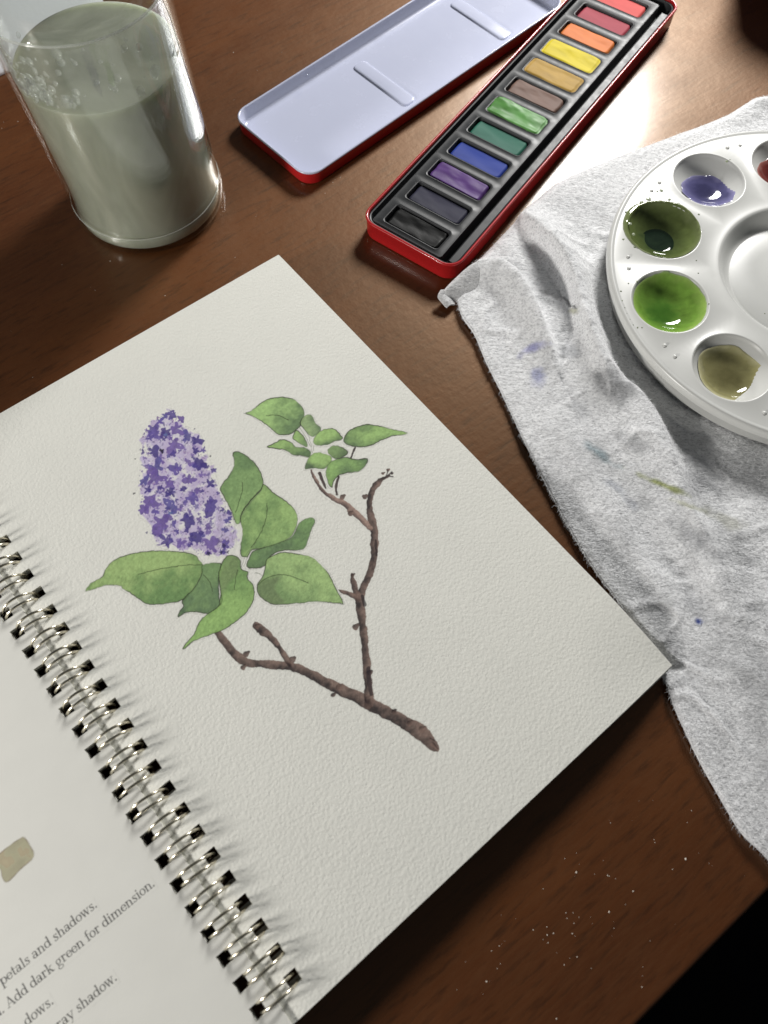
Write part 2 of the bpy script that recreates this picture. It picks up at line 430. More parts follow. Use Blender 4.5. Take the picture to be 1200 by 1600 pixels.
for x, y, r in ((610, 178, 42), (572, 185, 22), (512, 270, 44), (572, 272, 34), (640, 255, 38), (700, 295, 34), (755, 315, 34), (622, 350, 52), (505, 380, 40), (525, 480, 46), (515, 530, 52), (460, 548, 36), (640, 478, 44), (772, 455, 42), (600, 565, 34), (715, 545, 40), (490, 670, 50), (455, 715, 32), (610, 620, 36), (612, 700, 44), (735, 655, 38), (825, 695, 60), (555, 795, 58), (590, 760, 34), (712, 772, 48), (820, 820, 36), (580, 890, 50), (665, 902, 30), (757, 865, 46), (832, 905, 48), (915, 918, 30), (822, 962, 20), (892, 955, 18), (832, 570, 30), (790, 380, 24), (745, 380, 26), (700, 440, 22), (780, 520, 26), (620, 395, 20), (680, 600, 22), (760, 600, 20), (480, 600, 22), (520, 730, 22), (905, 715, 20), (930, 780, 22), (915, 830, 18), (620, 800, 24), (770, 770, 20), (665, 205, 26), (545, 215, 24), (490, 310, 22), (550, 590, 20), (850, 490, 14), (700, 830, 16), (640, 840, 14), (530, 850, 20), (715, 915, 18)):
    px, py = z6((x, y))[0]; floret(px, py, r / 3.6375 * 0.98, FC[rng.integers(6)], int(rng.integers(4, 6)))
for _ in range(240):
    x, y = rng.uniform(bx0, bx1), rng.uniform(by0, by1)
    if not inside(x, y, 0): continue
    an = rng.uniform(0, PI); L = rng.uniform(0.5, 2.6)
    stroke([(x, y), (x + L * math.cos(an), y + L * math.sin(an))], [rng.uniform(0.7, 1.8), rng.uniform(0.5, 1.3)], [(214, 204, 216), (204, 190, 210), (76, 68, 110), (66, 60, 100), (120, 96, 140)][rng.integers(5)], rng.uniform(0.5, 0.85))
for x, y, r, c in ((558, 382, 16, (30, 28, 44)), (820, 962, 14, (44, 40, 70)), (910, 918, 15, (50, 44, 84)), (740, 255, 5, (60, 54, 90)), (832, 410, 6, (60, 60, 66)), (405, 427, 6, (70, 70, 70)), (395, 622, 8, (78, 76, 80)), (432, 375, 7, (100, 96, 116)), (470, 845, 7, (90, 88, 112)), (940, 670, 6, (70, 66, 90)), (600, 735, 14, (70, 84, 130)), (575, 290, 14, (88, 98, 140)), (890, 958, 12, (50, 46, 80)), (930, 955, 10, (56, 50, 80))):
    px, py = z6((x, y))[0]; floret(px, py, r / 3.6375, c, 3)
for _ in range(30):                                       # thin ink loops along the right edge
    x, y = z6((rng.uniform(870, 970), rng.uniform(640, 960)))[0]
    if inside(x, y, 0):
        q = [(x + 2.2 * math.cos(t), y + 3.4 * math.sin(t)) for t in np.linspace(0, rng.uniform(3, 6), 8)]
        stroke(q, 0.7, (90, 80, 100), 0.6, soft=0.8)
decals.append(('painted_flower', FP))
# --- leaves
G1, G2, G3, G4 = (142, 172, 96), (106, 136, 74), (92, 116, 70), (118, 148, 82)
leaf(z6((962, 395), (1000, 390), (1060, 430), (1110, 490), (1130, 550), (1125, 590), (1080, 640), (1030, 700), (1005, 750), (1000, 790), (975, 790), (950, 720), (910, 640), (888, 600), (900, 570), (940, 520), (968, 460)), (130, 160, 92), (102, 130, 74), (-0.4, -1),
     veins=[z6((1012, 560), (1010, 620), (975, 730))])
leaf([(412, 757), (428, 771), (447, 784), (460, 797), (465, 813), (457, 835), (441, 847), (412, 856), (393, 860), (386, 870), (377, 868), (376, 855), (379, 830), (376, 812), (381, 797), (396, 778), (408, 766)], G1, G2, (-1, 0.2),
     veins=[z7((140, 700), (135, 780), (100, 880), (45, 960))])
leaf(z7((415, 790), (420, 810), (400, 850), (385, 900), (350, 970), (250, 975), (170, 1000), (130, 1060), (80, 1080), (20, 1070), (40, 1010), (60, 980), (120, 960), (230, 925), (290, 890), (320, 830), (350, 800), (390, 785)), (112, 144, 82), G3, (0.2, 1))
leaf([(415, 880), (420, 872), (440, 864), (462, 866), (485, 870), (500, 882), (515, 900), (527, 925), (536, 942), (530, 943), (500, 940), (470, 942), (440, 945), (420, 942), (405, 930), (402, 915), (410, 902), (414, 890)], (150, 178, 104), (120, 148, 84), (-0.6, 1),
     fold=([(402, 915), (415, 905), (440, 900), (430, 920), (445, 942), (420, 944), (404, 930)], (96, 112, 78)), veins=[[(403, 914), (422, 901), (448, 899), (482, 911)]])
leaf(z6((125, 1178), (150, 1135), (215, 1098), (240, 1050), (290, 1000), (380, 968), (520, 950), (650, 955), (735, 970), (770, 1005), (790, 1035), (785, 1080), (740, 1160), (680, 1225), (580, 1248), (480, 1253), (430, 1225), (380, 1190), (335, 1165), (320, 1148), (250, 1143), (190, 1160)), (146, 172, 98), (104, 136, 72), (0.25, 1),
     veins=[z6((425, 1082), (560, 1050), (700, 1030), (785, 1030))])
leaf(z6((790, 1030), (890, 1022), (880, 1100), (880, 1200), (885, 1270), (830, 1305), (740, 1295), (690, 1300), (650, 1325), (660, 1290), (680, 1265), (675, 1230), (740, 1160), (785, 1080)), (110, 138, 82), (82, 106, 68), (0.3, 1), veins=[z6((795, 1085), (830, 1130), (845, 1180))])
leaf(z6((675, 1505), (690, 1480), (740, 1420), (780, 1340), (830, 1300), (880, 1260), (890, 1180), (880, 1100), (890, 1040), (920, 985), (960, 975), (1000, 1000), (1005, 1050), (1045, 1070), (1040, 1100), (1075, 1150), (1080, 1210), (1050, 1280), (990, 1340), (900, 1400), (820, 1430), (740, 1460), (690, 1500)), (138, 172, 92), (112, 144, 76), (-0.4, -1),
     fold=(z6((885, 1090), (920, 990), (960, 978), (998, 1003), (985, 1080), (940, 1130), (895, 1200)), (104, 122, 82)), veins=[z6((985, 1060), (975, 1110), (968, 1170)), z6((890, 1190), (900, 1230), (880, 1265))])
SL, SD = (142, 174, 96), (94, 118, 70)
leaf(z7((15, 172), (45, 160), (110, 110), (170, 85), (240, 80), (300, 95), (345, 140), (358, 180), (335, 240), (310, 270), (270, 295), (210, 298), (160, 260), (100, 215), (50, 185)), (150, 182, 104), (100, 126, 74), (0.9, 0.6), veins=[z7((135, 188), (200, 185), (265, 212))], amount=0.8)
leaf(z7((335, 235), (345, 205), (375, 182), (405, 190), (422, 230), (455, 260), (440, 290), (410, 310), (385, 300), (360, 270)), (140, 164, 102), (108, 130, 82), (1, 0.5))
leaf(z7((412, 345), (420, 310), (460, 275), (520, 262), (560, 290), (580, 322), (540, 335), (490, 358), (430, 360)), (146, 178, 98), SD, (0.3, 1), amount=0.9)
leaf(z7((590, 340), (600, 300), (640, 265), (720, 240), (800, 250), (880, 270), (955, 285), (940, 298), (870, 305), (800, 335), (740, 362), (680, 370), (620, 360)), SL, SD, (-0.9, 0.4), amount=0.9)
leaf(z7((140, 370), (180, 350), (230, 328), (280, 345), (310, 370), (360, 375), (395, 400), (385, 430), (340, 420), (290, 415), (250, 390), (190, 378)), SL, SD, (0.6, 1), amount=1.1)
leaf(z7((290, 315), (310, 275), (345, 300), (375, 350), (370, 370), (330, 350), (300, 330)), SL, (110, 136, 80), (1, 0.2))
leaf(z7((495, 400), (510, 370), (545, 362), (590, 380), (612, 405), (590, 425), (550, 440), (520, 430)), (120, 146, 86), (84, 104, 64), (0.6, 0.6))
leaf(z7((362, 495), (370, 460), (395, 420), (430, 403), (490, 415), (520, 440), (495, 480), (470, 500), (420, 495), (375, 500)), (146, 178, 98), (86, 106, 66), (-0.1, 1), amount=1.1)
leaf(z7((485, 520), (500, 470), (540, 445), (600, 432), (660, 445), (725, 440), (720, 470), (680, 510), (620, 520), (560, 535), (530, 570), (520, 605), (500, 590), (490, 550)), (132, 166, 90), (88, 112, 68), (0.7, 0.2))
# stems drawn in ink between the leaves
for q in (z7((325, 250), (365, 310), (395, 370), (405, 405)), z7((340, 245), (380, 300), (400, 370)), z7((412, 365), (414, 395)), z6((1020, 1040), (1050, 970), (1090, 900)), z6((1005, 1050), (1030, 980), (1060, 940)), z6((1080, 1080), (1110, 1078), (1130, 1095)), z6((1085, 1072), (1115, 1082)), z6((1010, 750), (1050, 690), (1110, 620)), z7((290, 320), (305, 280)), z7((0, 172), (40, 182))):
    stroke(catmull(q, 4), 0.8, (92, 98, 84), 0.7, soft=0.8)
art_img = image('lilac_painting', np.concatenate([srgb(ART[..., :3]), ART[..., 3:]], -1))
M_art = paper_mat('watercolour_page', art_img, 1.0)
M_paper = paper_mat('blank_paper', None, 0.6)

# ---- printed page on the left
TW = 0.115
TPM2 = 9000; n2 = int(TW * TPM2)
hx, hy = np.meshgrid((np.arange(n2) + 0.5) / TPM2 - TW, (np.arange(n2) + 0.5) / TPM2)
TXT = np.zeros((n2, n2, 4)); TXT[..., :3] = 0.05
def arcw(cx, cy, rx, ry, a0, a1, thick=0.2, thin=0.08, n=18):
    o = []
    for t in np.linspace(R(a0), R(a1), n):
        o.append((cx + rx * math.cos(t), cy + ry * math.sin(t), thin + (thick - thin) * abs(math.cos(t)) ** 1.3))
    return o
def ln(*p, w=0.2): return [(x, y, w) for x, y in p]
st = lambda x, y0, y1: ln((x, y0), (x, y1), w=0.19)
sf = lambda x0, x1, y: ln((x0, y), (x1, y), w=0.085)
GL = {
 'o': (1.0, [arcw(.5, .48, .38, .45, 0, 360)]),
 'd': (1.1, [arcw(.46, .47, .36, .44, 0, 360), st(.84, .06, 1.5), sf(.84, 1.05, .05), ln((.66, 1.46), (.84, 1.5), w=.1)]),
 'p': (1.1, [arcw(.62, .47, .36, .44, 0, 360), st(.24, -.5, .95), sf(.02, .48, -.52), ln((.04, .9), (.24, .95), w=.1)]),
 'e': (.94, [arcw(.48, .47, .37, .44, 8, 325), sf(.14, .82, .53)]),
 't': (.68, [ln((.3, 1.25), (.3, .2), w=.19), sf(.04, .62, .93), arcw(.48, .2, .18, .17, 180, 300)]),
 'a': (.98, [arcw(.42, .66, .28, .29, 150, 0), st(.7, .1, .68), arcw(.38, .27, .27, .25, 0, 360), sf(.7, .95, .06)]),
 'l': (.58, [st(.28, .04, 1.5), sf(.04, .54, .04), ln((.08, 1.46), (.28, 1.5), w=.1)]),
 's': (.82, [[(.66, .76, .09), (.56, .9, .09), (.38, .93, .1), (.2, .82, .14), (.22, .64, .18), (.42, .5, .2), (.62, .36, .18), (.64, .16, .14), (.44, .02, .1), (.24, .04, .09), (.12, .2, .09)], ln((.66, .72), (.68, .95), w=.08), ln((.12, .24), (.1, .0), w=.08)]),
 'n': (1.16, [st(.24, .04, .93), sf(.04, .46, .04), ln((.06, .9), (.24, .95), w=.1), arcw(.56, .6, .3, .32, 180, 0), st(.86, .04, .62), sf(.66, 1.1, .04)]),
 'h': (1.16, [st(.24, .04, 1.5), sf(.04, .46, .04), ln((.06, 1.46), (.24, 1.5), w=.1), arcw(.56, .6, .3, .32, 180, 0), st(.86, .04, .62), sf(.66, 1.1, .04)]),
 'm': (1.74, [st(.24, .04, .93), sf(.04, .46, .04), ln((.06, .9), (.24, .95), w=.1), arcw(.54, .62, .28, .3, 180, 0), st(.84, .04, .62), sf(.66, 1.04, .04), arcw(1.14, .62, .28, .3, 180, 0), st(1.44, .04, .62), sf(1.24, 1.68, .04)]),
 'w': (1.42, [ln((.14, .93), (.42, .04), w=.19), ln((.42, .04), (.7, .9), w=.09), ln((.68, .93), (.98, .04), w=.19), ln((.98, .04), (1.26, .93), w=.09), sf(.0, .34, .94), sf(.54, .82, .94), sf(1.1, 1.42, .94)]),
 'A': (1.42, [ln((.2, .04), (.68, 1.42), w=.09), ln((.66, 1.42), (1.18, .04), w=.2), sf(.38, .98, .46), sf(.02, .42, .04), sf(.96, 1.4, .04)]),
 'k': (1.12, [st(.24, .04, 1.5), sf(.04, .46, .04), ln((.06, 1.46), (.24, 1.5), w=.1), ln((.3, .42), (.8, .92), w=.09), ln((.46, .56), (.88, .04), w=.19), sf(.62, .98, .93), sf(.68, 1.1, .04)]),
 'r': (.82, [st(.24, .04, .93), sf(.04, .5, .04), ln((.06, .9), (.24, .95), w=.1), arcw(.52, .64, .26, .27, 175, 60), ln((.64, .84), (.68, .8), w=.19)]),
 'g': (1.0, [arcw(.44, .6, .31, .33, 0, 360, .18), ln((.26, .34), (.18, .18), (.3, .06), (.6, .02), w=.11), arcw(.46, -.24, .38, .25, 0, 360, .13), ln((.66, .86), (.86, .95), w=.1)]),
 'f': (.66, [st(.3, .04, 1.15), sf(.06, .56, .04), sf(.04, .62, .93), arcw(.54, 1.2, .24, .29, 180, 60)]),
 'i': (.56, [st(.28, .04, .93), sf(.04, .52, .04), ln((.08, .9), (.28, .95), w=.1), ln((.28, 1.32), (.29, 1.33), w=.24)]),
 'y': (1.08, [ln((.16, .93), (.54, .04), w=.19), ln((.92, .93), (.5, -.1), (.36, -.4), (.2, -.46), w=.1), sf(.0, .36, .94), sf(.72, 1.08, .94)]),
 '.': (.46, [ln((.2, .1), (.21, .11), w=.26)]), ' ': (.5, [])}
def glyphs(text, endpt, xh):
    """right-aligned line ending at endpt (page metres) along the page's x direction"""
    tot = sum(GL[c][0] for c in text) * xh
    x = endpt[0] - tot; segs = []
    for c in text:
        adv, strokes = GL[c]
        for s in strokes:
            a = np.array(s)
            segs.append(np.c_[x + a[:, 0] * xh, endpt[1] + a[:, 1] * xh, a[:, 2] * xh])
        x += adv * xh
    return segs, (endpt[0] - tot, endpt[0])
tdec = []
for text, end in (('d petals and shadows.', (153, 1416)), ('ted. Add dark green for dimension.', (243, 1383)), ('dows.', (85, 1567)), ('gray shadow.', (184, 1530))):
    e = page_xy(end, -1)[0]; xh = 0.00192
    segs, (xa, xb) = glyphs(text, e, xh)
    for q in segs:
        x0, y0 = q[:, :2].min(0) - 0.0006; x1, y1 = q[:, :2].max(0) + 0.0006
        j0, j1 = int((x0 + TW) * TPM2), int((x1 + TW) * TPM2) + 1; i0, i1 = int(y0 * TPM2), int(y1 * TPM2) + 1
        j0 = max(j0, 0); i0 = max(i0, 0)
        if j1 <= j0 or i1 <= i0: continue
        Xs, Ys = hx[i0:i1, j0:j1], hy[i0:i1, j0:j1]; best = np.full(Xs.shape, 1e9)
        if best.size == 0: continue
        for k in range(len(q) - 1):
            dx, dy = q[k + 1, :2] - q[k, :2]; L = dx * dx + dy * dy + 1e-14
            t = np.clip(((Xs - q[k, 0]) * dx + (Ys - q[k, 1]) * dy) / L, 0, 1)
            best = np.minimum(best, np.hypot(Xs - q[k, 0] - t * dx, Ys - q[k, 1] - t * dy) - (q[k, 2] * (1 - t) + q[k + 1, 2] * t) / 2)
        a = np.clip(0.5 - best * TPM2 / 1.3, 0, 1) * 0.93
        TXT[i0:i1, j0:j1, 3] = np.maximum(TXT[i0:i1, j0:j1, 3], a)
    xa = max(xa, -TW + 0.001)
    xs_ = np.linspace(xa, xb, 40); tdec.append(('printed_line', [(x, e[1] - 0.55 * xh) for x in xs_] + [(x, e[1] + 1.65 * xh) for x in xs_[::-1]]))
# beige swatch
sw = page_xy([(x / 4, 1280 + y / 4) for x, y in ((-60, 270), (0, 215), (60, 165), (120, 125), (150, 115), (188, 168), (210, 235), (130, 310), (50, 390), (18, 372), (0, 310), (-40, 330))], -1)
q = catmull(sw, 4, True)
ds = sdf(q * 1000, hx * 1000, hy * 1000)
nz = vn1(hx * 300, hy * 300, 4)
sc = alb((146, 142, 116)) * (0.72 + 0.5 * nz[..., None]); sc = np.where((nz > 0.6)[..., None], sc * np.array((0.95, 0.86, 0.84)), sc)
edge = np.clip(1.2 - np.abs(ds) / 0.26, 0, 1)[..., None] * np.clip(vn2(hx * 500, hy * 500, 2) * 2 - 0.15, 0, 1)[..., None]
sc = sc * (1 - edge * 0.75) + alb((96, 78, 62)) * edge * 0.75
sa = np.clip(ds * 8 + 0.5, 0, 1) * 0.9; sa = np.maximum(sa, edge[..., 0] * 0.8)
TXT[..., :3] = np.where(sa[..., None] > 0.02, sc, TXT[..., :3]); TXT[..., 3] = np.maximum(TXT[..., 3], sa)
tdec.append(('painted_swatch', q))
txt_img = image('printed_text', np.concatenate([srgb(TXT[..., :3]), TXT[..., 3:]], -1))
M_txt = paper_mat('printed_page', txt_img, 0.10, (0.725, 0.722, 0.675))

book = empty('spiral_sketchbook', 'open spiral bound sketchbook with a lilac watercolour on its right page', 'sketchbook', (B0[0], B0[1], 0), book_a)
NH, Y0H, PITCH = 27, 0.0092, 0.00837
hole_y = [Y0H + PITCH * k for k in range(NH)]
def sheet(side, zf, hx0, hx1, dz=0.0, thick=0.00032, uvw=None, w=PW):
    xs = sorted(set([0, hx0 * 0.5, hx0, (hx0 + hx1) / 2, hx1] + [hx1 + (w - hx1) * k / 26 for k in range(1, 27)] + [w - 0.004, w - 0.001]))
    ys = [0.0, 0.001, 0.004]
    for y in hole_y: ys += [y - 0.00195, y, y + 0.00195, y + PITCH / 2]
    ys = sorted(y for y in set(ys) if y < PH - 0.001) + [PH]
    nx, ny = len(xs), len(ys)
    Xg, Yg = np.meshgrid(xs, ys); Xs = Xg * side
    Zt = zf(Xs, Yg) + dz
    top = np.stack([Xs, Yg, Zt], -1).reshape(-1, 3); bot = top - np.array([0, 0, thick])
    hole = np.zeros((ny - 1, nx - 1), bool)
    for j in range(ny - 1):
        yc = (ys[j] + ys[j + 1]) / 2
        if min(abs(yc - y) for y in hole_y) < 0.0019:
            for i in range(nx - 1):
                if hx0 - 1e-6 < (xs[i] + xs[i + 1]) / 2 < hx1 + 1e-6: hole[j, i] = True
    f = []; N = nx * ny
    def q(*ids):
        return ids if side > 0 else ids[::-1]
    for j in range(ny - 1):
        for i in range(nx - 1):
            if hole[j, i]: continue
            a, b, c, d = j * nx + i, j * nx + i + 1, (j + 1) * nx + i + 1, (j + 1) * nx + i
            f.append(q(a, b, c, d)); f.append(q(d + N, c + N, b + N, a + N))
            for (di, dj, p, r) in ((-1, 0, d, a), (1, 0, b, c), (0, -1, a, b), (0, 1, c, d)):
                ii, jj = i + di, j + dj
                if ii < 0 or jj < 0 or ii >= nx - 1 or jj >= ny - 1 or hole[jj, ii]: f.append(q(r, p, p + N, r + N))
    V = np.r_[top, bot]
    if side > 0: uv = np.c_[V[:, 0] / PW, V[:, 1] / PH]
    else: uv = np.c_[(V[:, 0] + TW) / TW, V[:, 1] / TW]
    return V, f, uv
HR = (0.0048, 0.0091); HL = (0.0034, 0.0073)
V, f, uv = sheet(1, zr, *HR)
rp = sharp(mesh('painted_page', V, f, M_art, book, True, uv), 40); rp['label'] = 'cold press page with the lilac painting'
V, f, uv = sheet(-1, zl, *HL)
V[len(V) // 2:, 2] -= 0.0003
lp = sharp(mesh('text_page', V, f, M_txt, book, True, uv), 40); lp['label'] = 'smooth page of printed instructions'
def decal(name, pts, side, mat, parent, grow=0.0006, lift=0.00004):
    P = np.asarray(pts, float); c = P.mean(0)
    d = P - c; P = c + d * (1 + grow / (np.hypot(*d.T)[:, None] + 1e-9))
    z = (zr if side > 0 else zl)(P[:, 0], P[:, 1]) + lift
    uv = np.c_[P[:, 0] / PW, P[:, 1] / PH] if side > 0 else np.c_[(P[:, 0] + TW) / TW, P[:, 1] / TW]
    bm = bmesh.new(); vs = [bm.verts.new((x, y, zz)) for (x, y), zz in zip(P, z)]
    fc = bm.faces.new(vs); bm.normal_update()
    if fc.normal.z < 0: fc.normal_flip()
    bmesh.ops.triangulate(bm, faces=[fc], ngon_method='EAR_CLIP')
    l = bm.loops.layers.uv.new('UVMap'); bm.verts.index_update()
    for face in bm.faces:
        for lo in face.loops: lo[l].uv = uv[lo.vert.index]
    me = bpy.data.meshes.new(name); bm.to_mesh(me); bm.free(); me.materials.append(mat)
    return link(bpy.data.objects.new(name, me), parent)
for i, (nm, P) in enumerate(decals):
    decal(nm, page_xy(P, 1), 1, M_art, rp, lift=0.00002 + 0.000002 * i)
for i, (nm, P) in enumerate(tdec):
    decal(nm, P, -1, M_txt, lp, grow=0.0002, lift=0.000012 + 0.000002 * i)
base_sheet = None
V, f, uv = sheet(1, zr, *HR, thick=0.00028)
for k in range(1, 10):
    if base_sheet is None:
        base_sheet = o = sharp(mesh('sheet', V, f, M_paper, book, True, uv), 40)
    else:
        o = base_sheet.copy(); link(o, book)
    o.location = (-0.00012 * k + 0.0001 * math.sin(k * 2.3), 0.00006 * k, -0.00043 * k)
    o.rotation_euler = (0, 0, -R(0.05 * k + 0.04 * math.sin(k * 1.7)))
V, f, uv = sheet(-1, zl, *HL, thick=0.00028)
for k in range(1, 4):
    o = sharp(mesh('sheet', V, f, M_paper, book, True, uv), 40) if k == 1 else o.copy()
    if k > 1: link(o, book)
    o.location = (0.0001 * math.sin(k * 3.1), 0.0002 * math.sin(k * 2), -0.00045 * k)
M_board = Mat('grey_board', color=(0.30, 0.29, 0.27), rough=0.85).m
V, f, uv = sheet(1, zr, *HR, thick=0.0012)
o = sharp(mesh('back_cover', V, f, M_board, book, True), 40); o.location = (-0.001, 0.0016, -0.0046)
V, f, uv = sheet(-1, zl, *HL, thick=0.0012)
o = sharp(mesh('front_cover', V, f, M_board, book, True), 40); o.location = (0, 0, -0.0025)
M_wire = Mat('champagne_wire', color=(0.72, 0.67, 0.54), metal=1.0, rough=0.24).m
ring = []
for s in (-1, 1):
    pth = [(0.0009 + 0.0063 * math.sin(t), s * 0.00120 + 0.0003 * s * math.cos(t), Z_G - 0.0028 + 0.0062 * math.cos(t)) for t in np.linspace(-PI, PI, 41)[:-1]]
    ring.append(tube(pth, 0.00047, 8, True))
w0 = None
for k, y in enumerate(hole_y):
    if w0 is None: w0 = o = mesh('wire_loop', *join(*ring), M_wire, book)
    else: o = w0.copy(); link(o, book)
    o.location = (0.00015 * math.sin(k * 1.9), y + 0.00008 * math.sin(k * 3.7), 0.0001 * math.sin(k * 2.6)); o.rotation_euler = (0, R(4 * math.sin(k * 1.3)), R(-3 + 2 * math.sin(k * 2.1)))

# ------------------------------------------------------------------ paint tin
T0 = W((572, 345), 0.010)[0]; ta = R(54.36)
tin = empty('paint_tin', 'long narrow red metal tin of twelve coloured paint cakes, open beside its lid', 'paint tin', (T0[0], T0[1], 0), ta - PI / 2)
M_red = Mat('red_enamel', color=(0.42, 0.012, 0.014), rough=0.30, spec=0.5, coat=0.3)
M_red.bump(M_red.noise(M_red.coord(), 300, 2), 0.05, 0.0003); M_red = M_red.m
M_blk = Mat('black_tray_plastic', color=(0.028, 0.030, 0.032), rough=0.33, spec=0.32)
v = M_blk.coord(); M_blk.rgh(M_blk.maths('ADD', M_blk.maths('MULTIPLY', M_blk.noise(v, 300, 3), 0.25), 0.33)); M_blk.bump(M_blk.noise(v, 1600, 2), 0.12, 0.0001); M_blk = M_blk.m
tx0, tx1, ty0, ty1, TR_ = -0.0034, 0.0480, -0.0002, 0.2172, 0.0075
def rl(d, z, x0=tx0, y0=ty0, x1=tx1, y1=ty1, r=TR_, n=8):
    return [(x, y, z) for x, y in rrect(x0 + d, y0 + d, x1 - d, y1 - d, max(r - d, 0.0008), n)]
prof = [(0.0012, 0.0001), (0.0004, 0.0004), (0.0001, 0.0012), (0.0001, 0.0088), (-0.0003, 0.0092), (-0.0004, 0.0096), (-0.0002, 0.0100), (0.0003, 0.0102), (0.0008, 0.0100), (0.0010, 0.0096), (0.0010, 0.0090), (0.0011, 0.0015)]
sharp(mesh('tin_body', *loft([rl(mm_, z) for mm_, z in prof], True, True), M_red, tin), 50)
# insert: flange, sloping side, floor
ins = [(0.0012, 0.0086), (0.0016, 0.0089), (0.0021, 0.0087), (0.0026, 0.0050), (0.0030, 0.0026)]
parts = [loft([rl(d, z) for d, z in ins], False, True)]
# raised bed with twelve wells
BX0, BX1, BY0, BY1, BZ = 0.0014, 0.0384, 0.0030, 0.2108, 0.0088
NP = 12; P0, PP = 0.0116, 0.01724
def cell(cy, y0, y1):
    hw, hh, r = 0.0149, 0.0061, 0.0018; cx = 0.0202
    inner = rrect(cx - hw, cy - hh, cx + hw, cy + hh, r, 7, 6)
    outer = []
    for (x, y) in inner:
        dx, dy = x - cx, y - cy
        kx = ((BX1 if dx > 0 else BX0) - cx) / dx if abs(dx) > 1e-9 else 1e9
        ky = ((y1 if dy > 0 else y0) - cy) / dy if abs(dy) > 1e-9 else 1e9
        # push straight out: corners keep their own side
        sx = (BX1 - cx) / hw if dx > 0 else (cx - BX0) / hw
        sy = (y1 - cy) / hh if dy > 0 else (cy - y0) / hh
        px_, py_ = dx / hw, dy / hh
        m = max(abs(px_), abs(py_))
        outer.append((cx + px_ / m * (BX1 - cx if dx > 0 else cx - BX0), cy + py_ / m * (y1 - cy if dy > 0 else cy - y0)))
    def ins_(d, z): return [(cx + (x - cx) * (1 - d / hw), cy + (y - cy) * (1 - d / hh), z) for x, y in inner]
    return loft([[(x, y, BZ) for x, y in outer], ins_(-0.0006, BZ), ins_(-0.0003, BZ + 0.00022), ins_(0.0001, BZ + 0.0001), ins_(0.0003, BZ - 0.0004), ins_(0.0005, BZ - 0.0035)], False, True)
for k in range(NP):
    cy = P0 + PP * k
    y0 = BY0 if k == 0 else cy - PP / 2; y1 = BY1 if k == NP - 1 else cy + PP / 2
    parts.append(cell(cy, y0, y1))
bl = lambda d, z: [(x, y, z) for x, y in rrect(BX0 - d, BY0 - d, BX1 + d, BY1 + d, 0.0010 + d, 6)]
parts.append(loft([bl(-0.0001, BZ - 0.00004), bl(0.0003, BZ - 0.0001), bl(0.0006, BZ - 0.0005), bl(0.0009, 0.0026)]))
# brush trough ramp on the right
rx = [(0.0416, 0.00262), (0.0418, 0.0066), (0.0420, 0.0075), (0.0424, 0.0078), (0.0425, 0.0078), (0.0455, 0.0078), (0.0456, 0.0078), (0.0460, 0.0082), (0.0463, 0.0090)]
parts.append(loft([[(x, y, z) for x, z in rx] for y in (0.0045, 0.006, 0.2065, 0.2075)][0:4], closed=False))
sharp(mesh('paint_tray', *join(*parts), M_blk, tin), 40)
CK = [('black', (12, 13, 13), 0.45, 0.4), ('dark indigo', (58, 58, 78), 0.2, 0.5), ('purple', (104, 70, 140), 0.6, 0.4), ('deep blue', (38, 62, 150), 0.12, 0.5),
      ('teal green', (52, 122, 102), 0.12, 0.5), ('bright green', (110, 172, 92), 1.0, 0.33), ('brown', (140, 112, 100), 0.55, 0.5), ('ochre', (206, 166, 78), 0.5, 0.5),
      ('yellow', (244, 222, 40), 0.5, 0.5), ('orange', (246, 140, 70), 0.3, 0.5), ('crimson', (186, 72, 88), 0.1, 0.55), ('coral red', (238, 96, 92), 0.12, 0.55)]
